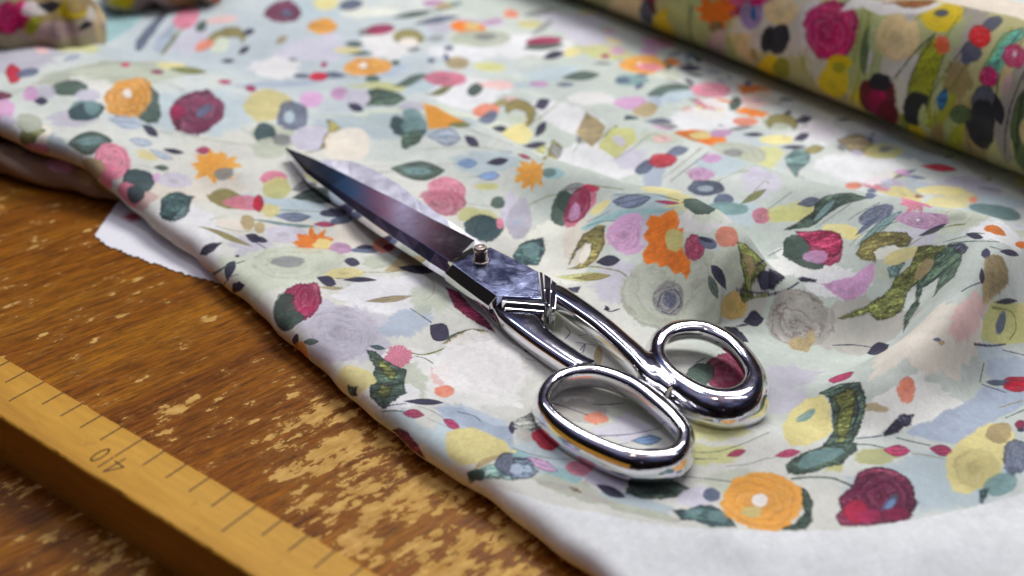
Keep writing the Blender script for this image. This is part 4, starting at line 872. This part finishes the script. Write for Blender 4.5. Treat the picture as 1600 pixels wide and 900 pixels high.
# the bolt
V, F, UV = grid(150, 110, bolt_fn)
bolt_print = Print('bolt_print', (-18, -1.4*BR), (BL+24, 2*math.pi*BR*.88), 16, (184, 180, 128))
bolt = Cloth(V, F, UV, bolt_print)
beyond(bolt, 260, 1.5, {'r': ['B_mag', 'B_cream', 'B_yel', 'B_pk'], 'l': ['B_blk', 'B_gr', 'B_ol'], 'b': ['B_yel', 'B_slate', 'B_mar', 'B_white', 'B_ol'], 'd': ['B_or', 'B_coral']}, lambda p: (p-BC)@BP > .6)
apply(bolt, ROLL)
tops = [bolt.uv(*p) for p in ((1450,2),(1500,10),(1530,16),(1560,22),(1585,27))]
tops = [t for t in tops if t is not None]
if len(tops) > 2:
    t0, t1 = tops[0], tops[-1]; P_ = tops+[t1+np.array([8, -.6]), np.array([t1[0]+8, t1[1]+3]), np.array([t0[0], t1[1]+3])]
    bolt_print.poly(P_, (240, 228, 208), {'al': 1, 'rag': 2})
q1 = [bolt.uv(*p) for p in ((1310,20),(1345,12),(1375,24),(1400,22),(1440,22),(1460,14),(1480,4),(1380,2),(1330,-3))]
q1 = [u for u in q1 if u is not None]
if len(q1) > 3: bolt_print.poly(q1, (226, 222, 220), {'al': .95})
q1 = [bolt.uv(*p) for p in ((1378,6),(1396,3),(1420,1),(1462,1),(1452,8),(1430,13),(1410,12),(1398,6))]
q1 = [u for u in q1 if u is not None]
if len(q1) > 3: bolt_print.poly(q1, (150, 92, 44), {'al': .95})
bm_ = cloth_mat('bolt_cotton', bolt_print)
root = empty('fabric_bolt', tuple(BC)); o = bolt.object('rolled_cloth', bm_); o.parent = root; o.location = -Vector(tuple(BC))*S
tag(root, 'thick rolled bolt of floral cloth, its colours deepened for shade, lying across the far right corner', 'fabric roll')
def tube_fn(u, v):
    a = -19+u*(BL+42); th = -v*2*math.pi; dirn = -BP*math.sin(th)+np.array([0, 0, -1])*math.cos(th)
    return BC+BD*a+dirn*2.0, (a, v)
V, F, UV = grid(8, 40, tube_fn)
N = Nodes('cardboard'); N.set(Base_Color=(.36, .22, .11, 1), Roughness=.8)
o = link('cardboard_core', mesh('cardboard_core', V, [tuple(int(i) for i in f) for f in F]), N.m, root); o.location = -Vector(tuple(BC))*S
o.modifiers.new('thickness', 'SOLIDIFY').thickness = .3*S
# bundles at the top left
bd_print = Print('bundle_print', (-2, -2), (34, 26), 12, (176, 164, 140))
V, F, UV = lump(at(-190, 45, 3.6), at(165, 40, 3.4), 2.5, .95, .4, .18)
bd = Cloth(V, F, UV, bd_print); apply(bd, BUNDLE)
root = empty('fabric_bundle', tuple(at(60, 40, 0))); o = bd.object('rolled_cloth', cloth_mat('bundle_cotton', bd_print)); o.parent = root; o.location = -root.location
tag(root, 'rolled floral bundle with a magenta rose, in the top left corner on the spread cloth', 'fabric bundle')
bd_print = Print('far_bundle_print', (-2, -2), (34, 26), 12, (168, 156, 146))
V, F, UV = lump(at(150, -30, 3.0), at(350, -46, 3.0), 2.4, .9, 2.1, .2)
bd = Cloth(V, F, UV, bd_print); apply(bd, BUNDLE)
root = empty('fabric_bundle', tuple(at(280, -10, 0))); o = bd.object('rolled_cloth', cloth_mat('far_bundle_cotton', bd_print)); o.parent = root; o.location = -root.location
tag(root, 'blurred mauve cloth bundle at the top edge, behind the bundle with the magenta rose', 'fabric bundle')
# ------------------------------------------------------------------ tailor's shears
def chrome(name, tint=(.80, .80, .83), rough=.06, brushed=0, dirt=0.0, axis=None):
    N = Nodes(name); g = N.add('NewGeometry').outputs['Position']
    N.b.inputs['Metallic'].default_value = 1
    col = N.mix(N.ramp(N.noise(g, 70, 5, .65), [(.40, 0.), (.72, .35)]), tint, tuple(c*.72 for c in tint))
    col = N.mix(N.ramp(N.noise(g, 900, 3, .7), [(.64, 0.), (.70, .25+dirt)]), col, (.16, .16, .2))
    r = N.math('ADD', N.math('MULTIPLY', N.ramp(N.noise(g, 110, 6, .7), [(.4, 0.), (.7, 1.)]), .10+dirt*.15), rough)
    N.set(Base_Color=col, Roughness=r)
    sc1 = N.noise(N.mapping(N.mapping(g, rot=(0, 0, .5)), scale=(.05, 1, 1)), 900, 2, .5); sc2 = N.noise(N.mapping(N.mapping(g, rot=(0, .4, -1.1)), scale=(.05, 1, 1)), 900, 2, .5)
    wavy = N.math('ADD', N.math('MULTIPLY', N.math('MAXIMUM', sc1, sc2), .35), N.noise(g, 90, 3, .5)); N.bump(wavy, .07, .0004)
    if brushed:
        a = math.atan2(axis[1], axis[0]); m = N.mapping(N.mapping(g, rot=(0, 0, -a)), scale=(1, .06, 1))
        N.bump(N.noise(m, 1400, 3, .6), brushed, .0003)
    elif dirt: N.bump(N.noise(g, 520, 6, .75), dirt*.35, .0004)
    return N.m
ax_ = at(842, 424, 2.2)-at(447, 231, 2.2)
CH = chrome('polished_chrome'); CHB = chrome('blade_steel', (.86, .84, .92), .34, .12, axis=ax_)  # lower blade's lilac tint stands in for the brightness it reflects
CHF = chrome('blade_face', (.78, .78, .84), .045, 0, .04); CHS = chrome('scratched_block', (.42, .47, .74), .11, 0, .55)  # block's blue tint stands in for daylight reflected in its top
SROOT = np.array(at(751, 397, 1.2))
shears = empty('tailors_shears', tuple(SROOT))
tag(shears, 'chrome tailor shears with closed blades and two finger loops lying on the pale floral cloth', 'scissors')
def part(name, V, F, mat, sharp=True, bev=.018, seg=2, parent=None):
    me = mesh(name, [np.array(v)-SROOT for v in V], F, False)
    bm = bmesh.new(); bm.from_mesh(me); bmesh.ops.remove_doubles(bm, verts=bm.verts, dist=1e-6); bmesh.ops.recalc_face_normals(bm, faces=bm.faces)
    if bev: bmesh.ops.bevel(bm, geom=[e for e in bm.edges if len(e.link_faces) == 2 and e.calc_face_angle(0) > .12], offset=bev*S, segments=seg, affect='EDGES', profile=.6, clamp_overlap=True)
    bm.to_mesh(me); bm.free()
    o = link(name, me, mat, parent or shears); return o
ZT, ZS, ZP, ZB = 2.28, 1.92, 1.66, 1.30
def drop(p, z): return np.array([p[0], p[1], z])
# upper blade: stations (right edge, top-face left edge, lower edge of the hollow bevel)
ST = [((447.5,230.5),(446,231),(445.5,233)), ((490,247.5),(481,264),(478,270)), ((545,275),(518.5,289),(516,299)), ((590,298),(556,314.5),(551,325)),
      ((625,315),(590,337),(582,350)), ((655,331),(625,359),(616,372)), ((680,344),(655,377),(645,391)), ((708,357.5),(681,394),(671,409)), ((742,375),(708,409.5),(696,426)), ]
def solid(rows, closed=True):                # rows of equal-length point lists -> skin with caps
    V = [p for r in rows for p in r]; m = len(rows[0]); F = []
    for i in range(len(rows)-1):
        for j in range(m): F.append((i*m+j, i*m+(j+1) % m, (i+1)*m+(j+1) % m, (i+1)*m+j))
    F.append(tuple(range(m))[::-1]); F.append(tuple((len(rows)-1)*m+j for j in range(m))); return V, F
rows = []
for i, (r, l, s_) in enumerate(ST):
    w_ = (1, 7, 9.5, 12, 14, 16, 17.5, 18.5, 20)[i]; s_ = (l[0]-.56*w_, l[1]+.83*w_)
    zt = ZT-(.10 if i == 0 else .03 if i == 1 else 0); zs = zt-.34*w_/20
    Rr, Ll, Ss = at(*r, zt), at(*l, zt), at(*s_, zs); rows.append([Rr, Ll, Ss, drop(Ss, ZP), drop(Rr, ZP)])
V, F = solid(rows); o = part('blade', V, F, CHF, bev=.012); tag(o, 'upper blade with a dark mirror face')
# lower blade, its lighter ground face showing beyond the upper one
LB = [((447,242),(449,243)), ((486,252),(480,268)), ((515,249.5),(512,290)), ((545,251),(545,308)), ((568,258),(570,322)), ((592,269),(592,334)), ((620,286),(620,350)), ((650,309),(650,368)), ((675,327),(676,380)), ((700,344),(700,396)), ((725,361),(725,405)), ((755,382),(745,420))]
rows = []
for i, (r, l) in enumerate(LB):
    f_ = min(1, max(0, (r[0]-447)/60))*min(1, max(0, (760-r[0])/60))
    a = at(*r, ZP-.03+.20*f_); b = at(*l, ZP-.01-.12*f_); rows.append([a, b, drop(b, ZB), drop(a+(b-a)*.12, ZB+.02)])
V, F = solid(rows); o = part('blade', V, F, CHB, bev=.01); tag(o, 'lower blade with a brushed face, tinted lighter for the brightness it reflects')
# the block round the pivot, a facet leading up to it
def slab(name, top, bot_z, mat, bev=.03, chamfer=None, seg=2):
    T = [np.array(p) for p in top]; n = len(T); c = sum(T)/n
    V = list(T); rows = [T]
    if chamfer:
        ex, dz = chamfer; rows.append([p+(p-c)/np.linalg.norm((p-c)[:2])*ex-np.array([0, 0, dz]) for p in T])
    rows.append([drop(p, bot_z) for p in rows[-1]])
    V, F = solid(rows); return part(name, V, F, mat, bev=bev, seg=seg)
ZK = ZT+.07
kt = lambda x, y: at(x, y, ZK+(440-y)*.0010)
top = [kt(*p) for p in ((742,394), (766,386), (804,405), (841,424.5), (846,464.5), (808,463.5), (776,462), (741,437), (707,410.5))]
o = slab('pivot_block', top, ZP+.02, CHS, .016); tag(o, 'square block round the screw with a scratched top, tinted blue like reflected daylight')
fac = [at(742,393.6,ZK+.10), at(707,410.3,ZK+.06), at(700,408,ZT+.004), at(738,386,ZT+.004)]
V, F = solid([[p for p in fac], [drop(p, ZT-.15) for p in fac]]); o = part('bright_facet', V, F, chrome('bright_facet_steel', (.95, .93, .84), .12), bev=0)  # yellow-white tint paints in the lamp's reflection on this facet
# long bevel beside the block
b1 = [at(707.5,411.5,ZK-.01), at(741,437.5,ZK-.01), at(776,462.6,ZK-.01)]; b2 = [at(695,427,ZK-.38), at(728,452.5,ZK-.38), at(763,478,ZK-.38)]
V, F = solid([[a, b, drop(b, z_), drop(a, z_)] for a, b, z_ in zip(b1, b2, (ZP, ZP+.05, ZP+.15))]); part('blade_shoulder', V, F, CH, bev=.012)
# collars: ridges between block and handles
def bar(name, A, B, zt, zb, mat=CH, bev=.03):
    n = len(A); V, F = solid([[at(*a, zt), at(*b, zt), drop(at(*b, zt), zb), drop(at(*a, zt), zb)] for a, b in zip(A, B)]); return part(name, V, F, mat, bev=bev, seg=3)
bar('collar', [(843,424),(847,465)], [(848,426),(852,470)], ZK+.03, 1.6); bar('collar', [(850,427),(853,474)], [(861,434),(860,479)], ZK+.0, 1.5, bev=.05)
bar('collar', [(862,436),(861,481)], [(870,442),(868,483)], ZK-.10, 1.5, bev=.05)
bar('collar', [(784,464),(850,469)], [(784,471),(851,477)], ZK-.10, 1.75, bev=.035); bar('collar', [(786,474),(851,480)], [(788,482),(850,487)], ZK-.24, 1.6, bev=.05)
# butt of the lower blade showing below the block
bt = [at(728,452,1.55), at(768,470,1.55), at(778,500,1.55), at(764,488,1.55), at(744,470,1.55)]
V, F = solid([bt, [drop(p, 1.2) for p in bt]]); part('blade_heel', V, F, CH, bev=.02)
# handles: swept cast sections, blended by a voxel remesh
def sweep(path, closed=False, n=20, sup=2.4, shear=.22):
    """path rows: x y z (cm), half width across, half height"""
    P = np.array(path, float); m = len(P); V = []; F = []
    for i in range(m):
        a = P[(i-1) % m, :3] if closed else P[max(i-1, 0), :3]; b = P[(i+1) % m, :3] if closed else P[min(i+1, m-1), :3]
        t = b-a; t /= np.linalg.norm(t); u = np.array([0, 0, 1.]) ; sd = np.cross(t, u); sd /= np.linalg.norm(sd); u = np.cross(sd, t)
        lean = P[i, 5] if P.shape[1] > 5 else 0
        for k in range(n):
            th = 2*math.pi*k/n; c, s = math.cos(th), math.sin(th)
            x = math.copysign(abs(c)**(2/sup), c)*P[i, 3]; y = math.copysign(abs(s)**(2/sup), s)*P[i, 4]; x = x*(1.08 if closed else 1)+(shear*y if closed else 0)
            V.append(P[i, :3]+sd*(x*math.cos(lean)-y*math.sin(lean))+u*(x*math.sin(lean)+y*math.cos(lean)))
    for i in range(m if closed else m-1):
        for k in range(n): F.append((i*n+k, i*n+(k+1) % n, ((i+1) % m)*n+(k+1) % n, ((i+1) % m)*n+k))
    if not closed: F += [tuple(range(n))[::-1], tuple((m-1)*n+k for k in range(n))]
    return V, F
def px(rows): return np.array([list(at(x, y, z))+list(r) for x, y, z, *r in rows])
def handle(name, pieces, voxel=.045, iters=9):
    V, F = [], []
    for v, f in pieces:
        o = len(V); V += list(v); F += [tuple(i+o for i in q) for q in f]
    me = mesh(name+'_raw', [np.array(p)-SROOT for p in V], F)
    bm = bmesh.new(); bm.from_mesh(me); bmesh.ops.recalc_face_normals(bm, faces=bm.faces); bm.to_mesh(me); bm.free()
    t = bpy.data.objects.new('t', me); scn.collection.objects.link(t)
    m = t.modifiers.new('r', 'REMESH'); m.mode = 'VOXEL'; m.voxel_size = voxel*S; m.use_smooth_shade = True
    s = t.modifiers.new('s', 'SMOOTH'); s.factor = .5; s.iterations = iters
    dg = bpy.context.evaluated_depsgraph_get(); me2 = bpy.data.meshes.new_from_object(t.evaluated_get(dg))
    bpy.data.objects.remove(t); bpy.data.meshes.remove(me)
    me2.name = name; me2.materials.clear(); me2.polygons.foreach_set('use_smooth', [True]*len(me2.polygons))
    return link(name, me2, CH, shears)
#          x    y    z   halfw halfh
ring_l = catmull_closed(px([(846,631,1.68,.25,.46),(862,604,1.68,.25,.46),(892,590,1.70,.27,.46),(936,588,1.72,.29,.46),(990,607,1.74,.32,.46),(1035,640,1.74,.34,.46),(1065,672,1.72,.30,.46),
                            (1073,692,1.70,.26,.46),(1066,712,1.68,.27,.47),(1042,726,1.68,.30,.48),(992,727,1.68,.29,.48),(940,710,1.68,.27,.47),(890,684,1.68,.26,.46),(858,657,1.68,.25,.46)]), 8)
ring_r = catmull_closed(px([(1022,558,1.85,.27,.50,0),(1030,532,1.95,.30,.52,-.2),(1058,517,2.0,.34,.52,-.35),(1100,517,1.98,.34,.50,-.35),(1143,538,1.9,.31,.50,-.25),(1172,571,1.8,.33,.54,-.1),
                            (1184,602,1.75,.38,.58,0),(1172,628,1.72,.44,.60,0),(1140,640,1.72,.46,.60,0),(1100,633,1.74,.42,.56,0),(1062,612,1.8,.36,.52,0),(1034,586,1.84,.30,.50,0)]), 8)
sh_u = catmull(px([(852,459,1.86,.44,.36),(870,464,1.88,.46,.38),(900,484,1.92,.44,.40),(935,510,1.92,.42,.42),(970,541,1.88,.42,.44),(998,568,1.84,.44,.46),(1014,590,1.80,.36,.46),(1034,606,1.76,.28,.40)]), 6)
sh_l = catmull(px([(808,481,1.62,.98,.34),(812,495,1.64,.86,.38),(823,513,1.64,.66,.42),(845,535,1.62,.54,.44),(873,556,1.62,.50,.44),(902,574,1.64,.48,.42),(925,583,1.66,.40,.40)]), 6)
web = catmull(px([(1010,566,1.86,.28,.40),(1030,591,1.86,.42,.42),(1054,613,1.80,.38,.40)]), 4)
o = handle('handle', [sweep(sh_u, sup=2.9), sweep(web, sup=2.6), sweep(ring_r, True, 28, 2.5, .3)]); tag(o, 'upper handle ending in the round thumb loop')
o = handle('handle', [sweep(sh_l, sup=2.9), sweep(ring_l, True, 28, 2.5, .2)]); tag(o, 'lower handle ending in the long finger loop')
# pivot screw: worn threaded stud standing out of the block
SC = at(751, 407, ZK)
prof = [(.33, 0), (.34, .03), (.30, .055), (.245, .06)]; z = .08
for i in range(6): prof += [(.264, z), (.264, z+.022), (.212, z+.040), (.212, z+.056)]; z += .074
prof += [(.25, z), (.25, z+.04), (.225, z+.075), (.15, z+.082), (.135, z+.06), (0, z+.045)]
V, F = [], []; n = 40
for i, (r, h) in enumerate(prof):
    for k in range(n):
        t = 2*math.pi*k/n; w = .006*math.sin(t) if 3 < i < len(prof)-6 else 0
        V.append((SC[0]+r*math.cos(t), SC[1]+r*math.sin(t), SC[2]+h+w*2))
F = [(i*n+k, i*n+(k+1) % n, (i+1)*n+(k+1) % n, (i+1)*n+k) for i in range(len(prof)-1) for k in range(n)]
me = mesh('pivot_screw', [np.array(v)-SROOT for v in V], F, False)
N = Nodes('worn_steel_screw'); g = N.add('NewGeometry').outputs['Position']; N.b.inputs['Metallic'].default_value = 1
N.set(Base_Color=N.ramp(N.noise(g, 700, 5, .7), [(.35, (.16, .11, .09)), (.55, (.42, .36, .32)), (.7, (.62, .58, .54))]), Roughness=.34); N.bump(N.noise(g, 1200, 3), .3, .0002)
o = link('pivot_screw', me, N.m, shears); tag(o, 'threaded brown steel screw standing up from the block')
